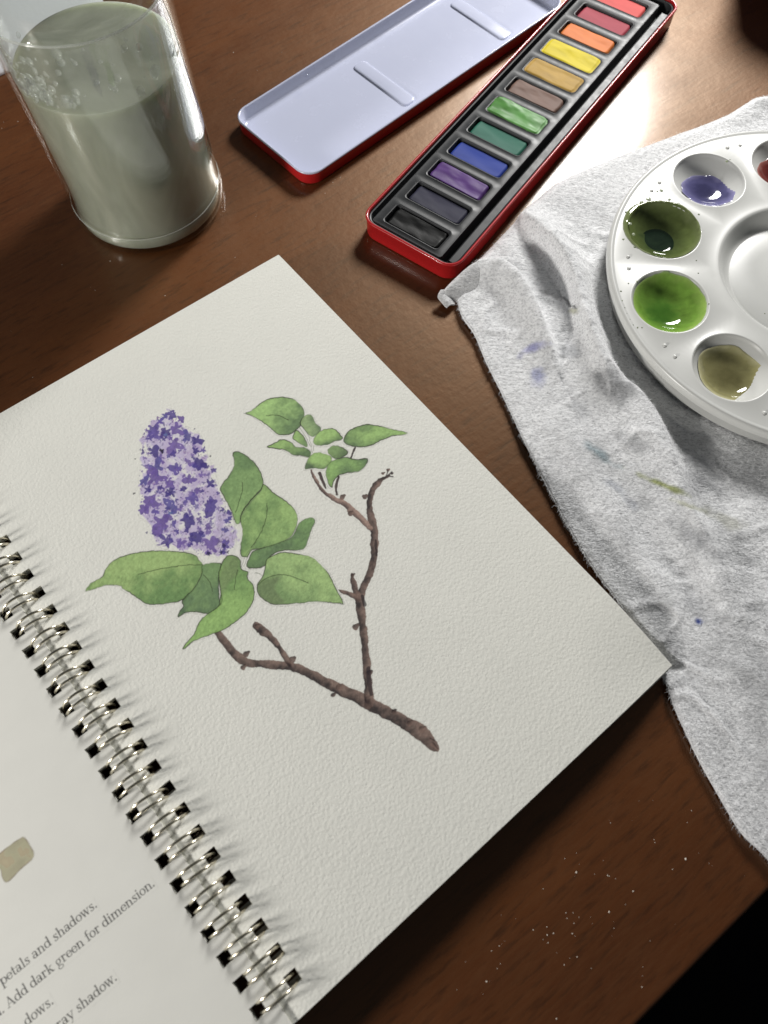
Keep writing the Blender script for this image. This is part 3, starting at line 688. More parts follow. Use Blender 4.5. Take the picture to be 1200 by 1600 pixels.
for k, (nm, c, amp, rgh) in enumerate(CK):
    m = Mat('cake_' + nm.replace(' ', '_'), rough=rgh + 0.08, spec=0.16)
    base = np.clip(lin(c) * (0.95 if 'blue' in nm else 0.70), 0, 0.9)
    v = m.coord(); nz = m.noise(m.coord('Object', (0.35, 1, 1)), 120, 4, 0.55, 1.0)
    m.col(m.ramp(nz, [(0.3, tuple(base * (1 - 0.28 * amp - 0.04))), (0.52, tuple(base)), (0.75, tuple(np.clip(base * (1 + 0.16 * amp + 0.02), 0, 0.95)))]))
    m.bump(m.noise(m.coord('Object', (0.45, 1, 1), (0, 0, 0.3)), 420, 3), 0.30 if amp > 0.3 else 0.10, 0.00025)
    cy = P0 + PP * k; over_ = 1.045 if nm in ('yellow', 'bright green') else (1.01 if nm == 'ochre' else 0.945)
    hw, hh = 0.0149 * (over_ * 0.5 + 0.485), 0.0061 * over_
    nu, nvv = 46, 20; U, Vv = np.meshgrid(np.linspace(-1, 1, nu), np.linspace(-1, 1, nvv))
    # squircle outline keeps the corners round
    xx = U * np.sqrt(1 - 0.10 * np.abs(Vv) ** 6); yy = Vv * np.sqrt(1 - 0.22 * np.abs(U) ** 10)
    e = np.maximum(np.abs(U), np.abs(Vv)); wob = 1 + 0.05 * amp * (vn1(U * 3 + k * 7, Vv * 2 + k, 2) - 0.5) * 2
    ridg = vn2(U * 1.6 + k * 11 + 20, Vv * 1.5 + k * 3 + 20, 2) - 0.5; swirl = np.abs(vn3(U * 1.5 + Vv * 0.8 + k * 5 + 20, Vv * 2.0 - U * 0.5 + 20, 2) - 0.5)
    top = BZ - (0.0003 if amp > 0.45 or nm == 'orange' else 0.0009) if over_ < 1 else BZ + 0.0004
    Zc = top + amp * 0.0011 * ridg - amp * 0.0006 * swirl - amp * 0.0007 * np.exp(-((Vv - 0.35 * math.sin(k * 2.1) - 0.3 * U * math.cos(k)) / 0.45) ** 2) + 0.0004 * amp - 0.00028 * (1 - e ** 2) * (1 if amp < 0.3 else 0.2)
    lip = np.where(e > 0.93, 0.0006, 0) ; Zc = Zc - lip
    Zc = np.where(e > 0.985, BZ - 0.0028 if over_ < 1 else BZ + 0.00005, Zc)
    Vt = np.stack([xx * hw * wob, yy * hh * wob, Zc], -1).reshape(-1, 3)
    F_ = [(j * nu + i, j * nu + i + 1, (j + 1) * nu + i + 1, (j + 1) * nu + i) for j in range(nvv - 1) for i in range(nu - 1)]
    o = mesh('paint_cake', Vt, F_, m.m, tin); o.location = (0.0202, cy, 0); o['label'] = nm + ' paint cake'

# ------------------------------------------------------------------ lid
LO = W((371, 185), 0.007)[0]; la = R(43.25)
lid = empty('tin_lid', 'loose red tin lid lying upside down, white mixing side up with a cool light tint in its colour', 'tin lid', (LO[0], LO[1], 0), la - PI / 2)
M_wht = Mat('white_enamel_cool_lit', color=(0.56, 0.59, 0.74), rough=0.22, spec=0.5, coat=0.4)  # blue cast of cool light on white enamel, put into the base colour
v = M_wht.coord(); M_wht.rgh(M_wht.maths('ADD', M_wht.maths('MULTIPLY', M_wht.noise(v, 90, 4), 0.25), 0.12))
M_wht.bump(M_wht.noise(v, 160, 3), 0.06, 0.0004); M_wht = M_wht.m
lx0, lx1, ly0, ly1, LR = -0.0042, 0.0540, -0.0008, 0.1835, 0.0085
def ll(d, z): return [(x, y, z) for x, y in rrect(lx0 + d, ly0 + d, lx1 - d, ly1 - d, LR - d, 10)]
sharp(mesh('lid_shell', *loft([ll(d, z) for d, z in ((0.0012, 0.0001), (0.0004, 0.0004), (0.0001, 0.0013), (0.0001, 0.0062), (0.0003, 0.0062))], True), M_red, lid), 50)
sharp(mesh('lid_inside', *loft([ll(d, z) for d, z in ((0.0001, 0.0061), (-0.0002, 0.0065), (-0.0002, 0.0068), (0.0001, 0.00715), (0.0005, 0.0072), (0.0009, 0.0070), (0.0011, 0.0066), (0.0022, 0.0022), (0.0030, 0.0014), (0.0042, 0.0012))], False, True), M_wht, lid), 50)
for y in (0.0708, 0.1425):
    pts = [(d, z) for d, z in ((0.0, 0.0011), (0.0003, 0.0016), (0.0008, 0.0019), (0.0016, 0.0020))]
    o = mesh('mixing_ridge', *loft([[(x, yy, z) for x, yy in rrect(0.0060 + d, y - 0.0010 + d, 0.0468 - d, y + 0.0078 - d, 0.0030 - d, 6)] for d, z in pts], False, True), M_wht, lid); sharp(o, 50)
def drop(r, sq=0.5, n=14, m=6):
    prof = [(r * math.cos(t), r * sq * math.sin(t)) for t in np.linspace(0, PI / 2 - 0.02, m)]
    v, f = lathe(prof, n); f.append(tuple(range((m - 1) * n, m * n))); return v, f
def thin_glass(name, tint, gl=1.0, ior=1.5, rough=0.02, power=5):
    m = bpy.data.materials.new(name); m.use_nodes = True; nt = m.node_tree; nt.nodes.clear()
    o = nt.nodes.new('ShaderNodeOutputMaterial'); t = nt.nodes.new('ShaderNodeBsdfTransparent'); g = nt.nodes.new('ShaderNodeBsdfGlossy')
    t.inputs[0].default_value = (*tint, 1); g.inputs[0].default_value = (gl, gl, gl, 1); g.inputs['Roughness'].default_value = rough
    lw = nt.nodes.new('ShaderNodeLayerWeight'); lw.inputs[0].default_value = 0.5
    pw = nt.nodes.new('ShaderNodeMath'); pw.operation = 'POWER'; nt.links.new(lw.outputs['Facing'], pw.inputs[0]); pw.inputs[1].default_value = power
    f0 = ((ior - 1) / (ior + 1)) ** 2
    fr = nt.nodes.new('ShaderNodeMath'); fr.operation = 'MULTIPLY_ADD'; nt.links.new(pw.outputs[0], fr.inputs[0]); fr.inputs[1].default_value = 0.9 - f0; fr.inputs[2].default_value = f0
    x = nt.nodes.new('ShaderNodeMixShader'); nt.links.new(fr.outputs[0], x.inputs[0]); nt.links.new(t.outputs[0], x.inputs[1]); nt.links.new(g.outputs[0], x.inputs[2])
    nt.links.new(x.outputs[0], o.inputs[0]); return m
M_drop = thin_glass('water_drop', (0.97, 0.98, 1.0), 1.0, 1.4, 0.03)
dw = W((479, 116), 0.0075)[0]
o = mesh('water_drop', *drop(0.0014, 0.7), M_drop); o.location = (dw[0], dw[1], 0.0066); tag(o, 'tiny clear water drop clinging to the far rim of the upturned lid', 'water drop')

# ------------------------------------------------------------------ jar
JC = (-0.1128, 0.2752); JR = 0.0336
jar = empty('glass_jar', 'clear round glass jar of cloudy rinse water at the upper left', 'jar', (JC[0], JC[1], 0))
M_glass = thin_glass('clear_glass', (0.955, 0.97, 0.96), 1.0, 1.5, 0.015, 4.3)
M_ring = Mat('glass_edge', color=(0.60, 0.62, 0.57), rough=0.1, spec=0.8); M_ring.set('Alpha', 0.38); M_ring = M_ring.m
outer = [(0.0, 0.0012), (0.026, 0.0008), (0.0305, 0.0002), (0.0330, 0.0010), (0.0343, 0.0030), (0.0346, 0.0060), (0.0343, 0.0088), (0.0337, 0.0100), (0.0335, 0.0112), (0.0336, 0.0140)]
outer += [(0.0336, z) for z in (0.03, 0.05, 0.07, 0.09, 0.0985)] + [(0.0339, 0.0995), (0.0342, 0.1003), (0.0339, 0.1011), (0.0334, 0.1022), (0.0326, 0.1075), (0.0308, 0.1125), (0.0300, 0.116), (0.0300, 0.122), (0.0308, 0.1235), (0.0308, 0.1252), (0.0300, 0.1262), (0.0288, 0.1258)]
inner = [(0.0284, 0.124), (0.0282, 0.116), (0.0292, 0.112), (0.0308, 0.107), (0.0317, 0.1018), (0.0318, 0.095), (0.0318, 0.03), (0.0320, 0.011), (0.0330, 0.0085), (0.0331, 0.0040), (0.0315, 0.0020), (0.0290, 0.0016), (0.0, 0.0016)]
JS = 1.022
g = mesh('glass_wall', *lathe([(r * JS, z) for r, z in outer + inner], 128), M_glass, jar)
M_water = Mat('cloudy_rinse_water', color=(0.205, 0.215, 0.160), rough=0.08, spec=0.4, sss=0.6)
M_water.b.inputs['Subsurface Radius'].default_value = (0.9, 1.0, 0.7); M_water.b.inputs['Subsurface Scale'].default_value = 0.012
M_water.col(M_water.ramp(M_water.noise(M_water.coord('Object', (1, 1, 0.5)), 34, 4, 0.6, 1.2), [(0.3, (0.27, 0.275, 0.222)), (0.7, (0.40, 0.40, 0.33))])); M_water = M_water.m
wp = [(0.0, 0.0018), (0.0285, 0.0018), (0.0312, 0.0023), (0.0328, 0.0042), (0.0328, 0.0084), (0.0318, 0.0108), (0.0315, 0.0125), (0.0315, 0.03), (0.0315, 0.0700), (0.0314, 0.0702), (0.0306, 0.0700), (0.0292, 0.0699), (0.015, 0.0699), (0.0, 0.0699)]
wt = mesh('rinse_water', *lathe([(r * JS, z + (0.0022 if z > 0.06 else 0)) for r, z in wp], 96), M_water); wt.location = (JC[0], JC[1], 0)
tag(wt, 'murky grey green rinse water standing inside the glass jar', 'water')
for rr, zz, tr in ((0.03395, 0.1003, 0.00045), (0.0337, 0.0104, 0.00020)):
    mesh('moulded_ring', *lathe([(rr * JS + tr * math.cos(t), zz + tr * math.sin(t)) for t in np.linspace(0, 2 * PI, 11)], 128), M_ring, jar)
# clinging drops and bubbles above the water line
bub = []; M_bub = Mat('bubble_film', color=(0.62, 0.64, 0.60), rough=0.08, spec=0.8); M_bub.set('Alpha', 0.30); M_bub = M_bub.m
for k in range(170):
    a = R(rng.normal(232, 20)) if k < 120 else R(rng.uniform(200, 330)); z = 0.0745 + abs(rng.normal(0, 0.009)) if k < 120 else rng.uniform(0.074, 0.098)
    r = abs(rng.normal(0, 0.0010)) + 0.0004
    if z > 0.098: continue
    v, f = drop(min(r, 0.0026), 0.6, 10, 5)
    c = Vector((math.cos(a), math.sin(a), 0)); q = (-c).to_track_quat('Z', 'Y').to_matrix()
    bub.append(([tuple(q @ Vector(p) + Vector((c.x * 0.0318 * JS, c.y * 0.0318 * JS, z))) for p in v], f))
o = mesh('clinging_drops', *join(*bub), M_bub, jar); o['kind'] = 'stuff'

# ------------------------------------------------------------------ palette
PC = W((1261, 425.7), 0.016)[0]; PZ = 0.0052; PT = 0.0108
pal = empty('paint_palette', 'round white plastic palette with wells of wet paint, lying on the grey cloth', 'palette', (PC[0], PC[1], PZ))
M_pal = Mat('white_plastic', color=(0.60, 0.605, 0.58), rough=0.32, spec=0.45)
v = M_pal.coord(); M_pal.rgh(M_pal.maths('ADD', M_pal.maths('MULTIPLY', M_pal.noise(v, 120, 3), 0.15), 0.26))
stn = M_pal.ramp(M_pal.noise(v, 70, 5, 0.65), [(0.60, (0, 0, 0)), (0.82, (0.5, 0.5, 0.5))])
M_pal.col(M_pal.mix(stn, (0.60, 0.605, 0.58), (0.50, 0.51, 0.485))); M_pal = M_pal.m
WR, WRAD, WD = 0.0622, 0.0158, 0.0072
A0 = 175.7
def wz(r):
    """well profile, r from the well's centre, relative to the top face"""
    t = np.clip(np.asarray(r, float) / WRAD, 0, 1)
    return -WD * (1 - t ** 2.3)
parts = []
RO, RI = 0.0815, 0.0405
for s in range(10):
    ac = A0 + 18 + 36 * s
    cx, cy = WR * math.cos(R(ac)), WR * math.sin(R(ac))
    lp_ = [(RO * math.cos(R(ac + t)), RO * math.sin(R(ac + t))) for t in np.linspace(-18, 18, 37)]
    lp_ += [(r * math.cos(R(ac + 18)), r * math.sin(R(ac + 18))) for r in np.linspace(RO, RI, 14)[1:-1]]
    lp_ += [(RI * math.cos(R(ac + t)), RI * math.sin(R(ac + t))) for t in np.linspace(18, -18, 37)]
    lp_ += [(r * math.cos(R(ac - 18)), r * math.sin(R(ac - 18))) for r in np.linspace(RI, RO, 14)[1:-1]]
    loops = [[(x, y, PT) for x, y in lp_]]
    an = [math.atan2(y - cy, x - cx) for x, y in lp_]
    ringz = [(WRAD + 0.0010, 0.0), (WRAD + 0.0006, 0.00016), (WRAD + 0.0002, 0.00010), (WRAD - 0.0002, -0.0003)] + [(WRAD * t, float(wz(WRAD * t)) - 0.0004) for t in (0.97, 0.94, 0.90, 0.86, 0.81, 0.76, 0.70, 0.64, 0.57, 0.5, 0.42, 0.33, 0.23, 0.12, 0.03)]
    for r, z in ringz: loops.append([(cx + r * math.cos(a), cy + r * math.sin(a), PT + z) for a in an])
    parts.append(loft(loops, False, True))
def revolve(prof):
    return loft([[(r * math.cos(R(A0 + k)), r * math.sin(R(A0 + k)), z) for k in range(360)] for r, z in prof])
parts.append(revolve([(RO, PT), (0.0820, PT + 0.0001), (0.0826, PT + 0.0003), (0.0831, PT + 0.0003), (0.0836, PT - 0.0001), (0.0840, PT - 0.0009), (0.0841, PT - 0.002), (0.0841, PT - 0.0034), (0.0838, PT - 0.0042), (0.0828, PT - 0.0046), (0.0822, PT - 0.0052), (0.0818, 0.0006), (0.0812, 0.0), (0.0802, 0.0004), (0.0798, PT - 0.003)]))
cw = [(RI, PT), (0.0385, PT), (0.0375, PT + 0.00012), (0.0368, PT + 0.00006), (0.0360, PT - 0.0005), (0.0345, PT - 0.0024), (0.0330, PT - 0.0046), (0.0318, PT - 0.0058), (0.0304, PT - 0.0063), (0.0298, PT - 0.0062), (0.0292, PT - 0.0060), (0.0200, PT - 0.0060), (0.0, PT - 0.0060)]
v, f = revolve(cw); parts.append((v, f))
sharp(mesh('palette_body', *join(*parts), M_pal, pal), 50)
dots = []
for s in range(10):
    for da in (-2.4, 2.4):
        a = R(A0 + 36 * s + da); v, f = drop(0.0009, 0.6, 12, 5)
        dots.append(([(x + 0.0755 * math.cos(a), y + 0.0755 * math.sin(a), z + PT) for x, y, z in v], f))
for v, f in dots: mesh('raised_dot', v, f, M_pal, pal)
def paint_mat(name, stops, rough=0.12, scale=170):
    m = Mat(name, rough=rough, spec=0.5, coat=0.25)
    nz = m.noise(m.coord('Object'), scale, 4, 0.6, 0.8)
    m.col(m.ramp(nz, [(p, tuple(np.clip(lin(c) * 1.25, 0, 1))) for p, c in stops]))
    m.bump(m.noise(m.coord('Object'), 500, 2), 0.08, 0.0002); return m.m
def wash_mat(name):
    m = Mat(name, rough=0.06, spec=0.45)
    at = m.n('ShaderNodeVertexColor'); at.layer_name = 'Col'
    nz = m.noise(m.coord('Object'), 330, 4, 0.6, 0.6)
    m.col(m.mix(1.0, at.outputs[0], m.ramp(nz, [(0.3, (0.82, 0.82, 0.82)), (0.7, (1, 1, 1))]), 'MULTIPLY'))
    m.bump(m.noise(m.coord('Object'), 420, 2), 0.06, 0.0002); return m.m
M_wash = wash_mat('wet_paint_wash')
PALC = np.array((0.60, 0.605, 0.58))
def film(ac, cols, rmax, seed=0, off=(0, 0), wob=0.15, label=None, dark=(0, 0), dr=0.009, flat=None, lift=0.00008, freq=1.3):
    """wet paint over the wall of a well: follows the bowl, ragged thin outline, deepest where it pools"""
    cx, cy = WR * math.cos(R(ac)), WR * math.sin(R(ac)); n, m = 128, 30; V = []; C_ = []
    thin, mid_, deep = (np.clip(lin(c) * 1.12, 0, 1) for c in cols)
    for j in range(m + 1):
        for k in range(n):
            t = 2 * PI * k / n
            nz = vn1(np.array([30 + freq * math.cos(t) + seed]), np.array([50 + freq * math.sin(t) + seed]), 2)[0] - 0.5
            n2_ = vn2(np.array([30 + 5 * math.cos(t) + seed]), np.array([50 + 5 * math.sin(t) + seed]), 3)[0] - 0.5
            e = rmax * (1 + wob * 2.4 * nz + 0.03 * n2_)
            x, y = off[0] + e * j / m * math.cos(t), off[1] + e * j / m * math.sin(t); r = math.hypot(x, y)
            if r < WRAD - 0.0002: z = float(wz(r)) - 0.0004 * (1 if r < WRAD * 0.95 else (WRAD - r) / (WRAD * 0.05))
            elif r < WRAD + 0.0010: z = 0.00018
            else: z = 0.0
            z = z + lift + (0.00026 if j < m else -0.00004)
            if flat is not None: z = flat + 0.0004 * math.log1p(math.exp(min((z - flat) / 0.0004, 40)))
            V.append((cx + x, cy + y, PT + z))
            st_ = vn3(np.array([x * 260 + 40 + seed]), np.array([y * 420 + 40]), 3)[0]
            q = math.hypot(x - dark[0], y - dark[1]) / dr
            d_ = float(np.clip(1.25 - q + (st_ - 0.5) * 0.7, 0, 1)); d_ = d_ * d_ * (3 - 2 * d_)
            c = (mid_ * (0.58 + 0.85 * st_)) * (1 - d_) + deep * d_
            ed_ = float(np.clip((1 - j / m) * 5.0 + (st_ - 0.5) * 1.0, 0, 1))
            c = thin * (1 - ed_) + c * ed_
            if j == m: c = c * 0.5 + thin * 0.25 + PALC * 0.25
            C_.append(c)
    F_ = [(j * n + k, j * n + (k + 1) % n, (j + 1) * n + (k + 1) % n, (j + 1) * n + k) for j in range(m) for k in range(n)]
    o = mesh('paint_wash', V, F_, M_wash, pal, True, None, np.array(C_))
    if label: o['label'] = label
    return o
def pool(ac, mat, r, z, label, off=(0, 0), name='paint_pool'):
    cx, cy = WR * math.cos(R(ac)) + off[0], WR * math.sin(R(ac)) + off[1]; n = 64
    prof = [(r * 1.03, z + 0.00045), (r * 0.98, z + 0.00035), (r * 0.92, z + 0.00015), (r * 0.82, z + 0.00003), (r * 0.6, z), (r * 0.3, z), (0.0, z)]
    v, f = lathe([(a, PT + b) for a, b in prof], n, (cx, cy)); o = mesh(name, v, f, mat, pal); o['label'] = label; return o
aP, aD, aL, aO, aR = A0 - 54.6, A0 - 18.2, A0 + 18.2, A0 + 54.6, A0 - 90
film(aP, ((140, 137, 176), (98, 96, 138), (56, 55, 88)), 0.0112, 3, (0.0004, -0.0026), 0.20, 'violet paint wash', (0.0, -0.0012), 0.0085, -0.0064, freq=1.8)
film(aD, ((120, 130, 88), (90, 102, 58), (52, 66, 38)), 0.0166, 11, (-0.0007, 0.0006), 0.05, 'dark green paint wash', (-0.001, -0.001), 0.0105)
pool(aD, paint_mat('dark_green_pool', [(0.3, (20, 32, 24)), (0.7, (30, 44, 30))], 0.05), 0.0072, -0.0064, 'almost black green paint pool', (-0.0012, -0.0014))
film(aL, ((150, 180, 92), (112, 148, 62), (66, 106, 38)), 0.0153, 23, (0, 0), 0.02, 'bright green paint wash', (-0.002, -0.0015), 0.0095, -0.0062)
film(aO, ((186, 182, 142), (142, 138, 96), (100, 96, 64)), 0.0136, 31, (0, -0.0006), 0.08, 'pale olive paint wash', (0.0, 0.0), 0.0095, -0.0060)
film(aR, ((150, 96, 88), (110, 50, 44), (60, 22, 22)), 0.0122, 41, (0, -0.0016), 0.15, 'dark maroon paint wash', (0, 0), 0.009, -0.0060)
# dried splashes on the rim beside the dark green well
M_sp = paint_mat('dried_green_splash', [(0.3, (70, 82, 50)), (0.7, (120, 130, 96))], 0.5)
sp = []
def splash(px, py, r):
    w_ = W((px, py), PZ + PT)[0] - PC; n = 10
    V = [(w_[0], w_[1], PT + 0.00022)] + [(w_[0] + r * (0.6 + 0.7 * rng.random()) * math.cos(2 * PI * k / n), w_[1] + r * (0.6 + 0.7 * rng.random()) * math.sin(2 * PI * k / n), PT + 0.00005) for k in range(n)]
    sp.append((V, [(0, 1 + k, 1 + (k + 1) % n) for k in range(n)]))
for px, py, r in ((1027, 299, .0006), (1033, 298, .0009), (1013, 311, .0012), (1003, 316, .0010), (994, 322, .0012), (985, 328, .0009), (981, 338, .0011), (978, 332, .0007), (984, 350, .0009), (990, 366, .0009), (978, 358, .0006), (1046, 312, .0008), (1092, 335, .0005), (1060, 318, .0006), (974, 374, .0005), (992, 386, .0006), (995, 440, .0006), (970, 455, .0004), (972, 470, .00035), (976, 481, .00035), (979, 490, .0004), (984, 499, .00035), (989, 508, .0004), (996, 512, .0004), (1003, 512, .0003), (982, 443, .0004), (1088, 407, .0003), (1091, 427, .0003), (1108, 475, .0005), (1135, 252, .0007), (1140, 250, .0005), (997, 425, .0003), (1195, 490, .0003)): splash(px, py, r)
o = mesh('paint_splashes', *join(*sp), M_sp, pal, False); o['kind'] = 'stuff'

# ------------------------------------------------------------------ cloth
def world_path(px, z=0.003, m=8): return catmull(W(px, z), m)
def resample(P, n):
    s = np.r_[0, np.cumsum(np.hypot(*np.diff(P, axis=0).T))]; t = np.linspace(0, s[-1], n)
    return np.c_[np.interp(t, s, P[:, 0]), np.interp(t, s, P[:, 1])]
NS, NT = 430, 270
Lp = resample(world_path([(712, 452), (722, 490), (742, 520), (760, 562), (790, 622), (822, 692), (860, 765), (892, 825), (932, 892), (985, 962), (1030, 1035), (1056, 1105), (1090, 1178), (1130, 1250), (1162, 1302), (1197, 1337), (1250, 1400)]), NS)
Tp = resample(world_path([(712, 452), (742, 412), (800, 350), (856, 294), (885, 276), (930, 256), (1000, 229), (1060, 207), (1130, 182), (1163, 164), (1188, 153), (1230, 156), (1330, 190)]), NT)
Rp = resample(world_path([(1330, 190), (1390, 500), (1420, 900), (1430, 1500)]), NS)
Bp = resample(world_path([(1250, 1400), (1340, 1470), (1430, 1500)]), NT)
s_ = np.linspace(0, 1, NS)[:, None, None]; t_ = np.linspace(0, 1, NT)[None, :, None]
G = (1 - t_) * Lp[:, None] + t_ * Rp[:, None] + (1 - s_) * Tp[None] + s_ * Bp[None] - ((1 - s_) * (1 - t_) * Tp[0] + (1 - s_) * t_ * Tp[-1] + s_ * (1 - t_) * Bp[0] + s_ * t_ * Bp[-1])
gxw, gyw = G[..., 0], G[..., 1]
def ridge(px, amp, wl, wr):
    P = catmull(np.c_[W(px, 0.004), np.asarray(amp)[:, None] * mm], 4)
    best = np.full(gxw.shape, 1e9); A = np.zeros(gxw.shape); sd = np.zeros(gxw.shape)
    for i in range(len(P) - 1):
        dx, dy = P[i + 1, :2] - P[i, :2]; L = dx * dx + dy * dy + 1e-14
        t = np.clip(((gxw - P[i, 0]) * dx + (gyw - P[i, 1]) * dy) / L, 0, 1)
        d = np.hypot(gxw - P[i, 0] - t * dx, gyw - P[i, 1] - t * dy); k = d < best
        best = np.where(k, d, best); A = np.where(k, P[i, 2] * (1 - t) + P[i + 1, 2] * t, A)
        sd = np.where(k, (gxw - P[i, 0]) * dy - (gyw - P[i, 1]) * dx, sd)
    w = np.where(sd > 0, wr, wl) * mm          # sd > 0: right of the path's direction
    return A * np.exp(-(best / w) ** 2)
h = 0.0028 + 0.0012 * (vn1(gxw * 45 + 50, gyw * 45 + 50, 3) - 0.5) + 0.0016 * (vn2(gxw * 22 + 50, gyw * 22 + 50, 2) - 0.5)
down = [(815, 335), (850, 385), (885, 440), (905, 505), (930, 575)]
h += ridge(down, (4, 11, 12, 10, 5), 10, 3.0) * 1.0                       # lit roll right of the hollow (its left face is steep)
h += ridge([(735, 415), (785, 425), (822, 470), (848, 530), (868, 580)], (4, 8.5, 9.5, 7, 1.5), 2.6, 8)
h += ridge([(900, 510), (940, 580), (1000, 632), (1032, 690), (1060, 760), (1100, 850), (1150, 940)], (3.5, 6.5, 7, 6.5, 5, 2.5, 0.5), 4.5, 15)
h += ridge([(820, 560), (880, 680), (940, 780), (1010, 880), (1090, 1000)], (0.5, 2, 2.5, 2.2, 0.8), 9, 9)
h += ridge([(960, 790), (1010, 840), (1075, 910), (1130, 1000)], (0, -1.5, -2.0, -0.4), 6, 6)
h += ridge([(1040, 745), (1075, 800), (1110, 860)], (0, 1.6, 0.3), 2.2, 2.2)
h += ridge([(1180, 800), (1130, 850), (1120, 950), (1160, 1060)], (0.6, 2.2, 2.4, 0.6), 8, 8)
h += ridge([(1100, 200), (1165, 172), (1190, 160), (1240, 166)], (0, 2.5, 4, 2.5), 6, 6)
wr_ = 1 - np.abs(vn1(gxw * 55 + gyw * 40 + 60, gyw * 75 - gxw * 22 + 60, 2) - 0.5) * 2
h += 0.0009 * np.clip(wr_ - 0.72, 0, 1) / 0.28 * np.clip(vn2(gxw * 18 + 60, gyw * 18 + 60, 2) * 2.4 - 0.5, 0, 1)
rp_ = np.hypot(gxw - PC[0], gyw - PC[1])
k = sstep(0.086, 0.099, rp_)
h = np.minimum(h, 0.0046 + 0.012 * k)
# keep clear of the tin wall, and go under the book corner
lb = np.stack([(gxw - B0[0]) * uu[0] + (gyw - B0[1]) * uu[1], (gxw - B0[0]) * vv[0] + (gyw - B0[1]) * vv[1]], -1)
bd = np.maximum(lb[..., 0] - PW, -lb[..., 1]); bk = sstep(0.0, 0.012, bd)
h = np.where(bk < 1, np.minimum(h, 0.0004 + 0.010 * bk), h)
fr = np.minimum(1, (np.arange(NT)[None, :] / 5.0)); h = h * (0.8 + 0.2 * fr) + 0.0003
h[:6] = h[:6] * np.linspace(0.6, 1, 6)[:, None]
pxg = PX(np.stack([gxw, gyw, h], -1))
col = np.ones((NS, NT, 3)) * np.array((0.86, 0.865, 0.872))
blot = vn3(gxw * 70 + 20, gyw * 70 + 20, 4); blot2 = vn1(gxw * 160 + 20, gyw * 160 + 20, 3)
def stain(px, py, rx, ry, ang, c, st_, rag=1.0):
    a = R(ang); X, Y = pxg[..., 0] - px, pxg[..., 1] - py
    u_ = (X * math.cos(a) + Y * math.sin(a)) / rx; v_ = (-X * math.sin(a) + Y * math.cos(a)) / ry
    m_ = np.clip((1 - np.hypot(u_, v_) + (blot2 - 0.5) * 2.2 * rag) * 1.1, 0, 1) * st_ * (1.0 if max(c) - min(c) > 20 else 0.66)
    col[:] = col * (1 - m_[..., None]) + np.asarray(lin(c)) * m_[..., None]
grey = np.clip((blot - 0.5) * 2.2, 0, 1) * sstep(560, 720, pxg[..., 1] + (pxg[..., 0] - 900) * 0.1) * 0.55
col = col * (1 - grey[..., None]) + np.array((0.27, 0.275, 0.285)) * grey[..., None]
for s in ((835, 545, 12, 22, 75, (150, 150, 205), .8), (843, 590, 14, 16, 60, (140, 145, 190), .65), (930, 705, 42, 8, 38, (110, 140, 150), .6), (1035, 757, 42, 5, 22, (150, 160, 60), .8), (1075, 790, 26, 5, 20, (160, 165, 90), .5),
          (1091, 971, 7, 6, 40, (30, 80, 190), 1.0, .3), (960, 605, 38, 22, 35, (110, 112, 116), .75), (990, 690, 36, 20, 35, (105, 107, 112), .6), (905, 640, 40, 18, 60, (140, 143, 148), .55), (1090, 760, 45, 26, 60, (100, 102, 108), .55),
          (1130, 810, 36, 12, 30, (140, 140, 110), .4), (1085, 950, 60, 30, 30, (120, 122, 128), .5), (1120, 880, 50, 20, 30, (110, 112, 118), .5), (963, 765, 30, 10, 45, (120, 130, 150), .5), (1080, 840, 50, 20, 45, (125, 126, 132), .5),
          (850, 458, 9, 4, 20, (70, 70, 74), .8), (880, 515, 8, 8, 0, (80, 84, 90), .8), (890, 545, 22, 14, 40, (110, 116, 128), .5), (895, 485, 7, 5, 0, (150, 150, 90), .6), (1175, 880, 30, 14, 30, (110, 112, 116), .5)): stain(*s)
col = np.clip(col * (0.90 + 0.20 * vn2(gxw * 900, gyw * 900, 2)[..., None]), 0, 1)
M_cloth = Mat('napped_cotton', rough=0.95, spec=0.1, sheen=0.25)
at = M_cloth.n('ShaderNodeVertexColor'); at.layer_name = 'Col'
v = M_cloth.coord('Object', (0.5, 1, 1), (0, 0, 0.35)); fz = M_cloth.noise(v, 1250, 4, 0.7, 0.5)
M_cloth.col(M_cloth.mix(1.0, at.outputs[0], M_cloth.ramp(fz, [(0.32, (0.55, 0.55, 0.56)), (0.54, (1, 1, 1))]), 'MULTIPLY'))
p = M_cloth.bump(fz, 0.8, 0.0005); M_cloth.bump(M_cloth.noise(v, 420, 3, 0.6, 0.4), 0.7, 0.0009, p); M_cloth = M_cloth.m
TV = np.stack([gxw, gyw, h], -1).reshape(-1, 3); tf = [(j * NT + i, (j + 1) * NT + i, (j + 1) * NT + i + 1, j * NT + i + 1) for j in range(NS - 1) for i in range(NT - 1)]
cloth = empty('cleaning_cloth', 'crumpled grey white cotton cloth with paint stains under the palette', 'cloth', (0, 0, 0))
ids = np.r_[np.arange(NT), (np.arange(1, NS)) * NT + NT - 1, (NS - 1) * NT + np.arange(NT - 2, -1, -1), np.arange(NS - 2, 0, -1) * NT]
low = TV[ids].copy(); low[:, 2] = np.maximum(low[:, 2] - 0.0014, 0.00005); nb = len(TV)
tf += [(int(ids[k]), int(ids[(k + 1) % len(ids)]), nb + (k + 1) % len(ids), nb + k) for k in range(len(ids))]
sheet_o = mesh('cloth_sheet', np.r_[TV, low], tf, M_cloth, cloth, True, None, np.r_[col.reshape(-1, 3), col.reshape(-1, 3)[ids]])
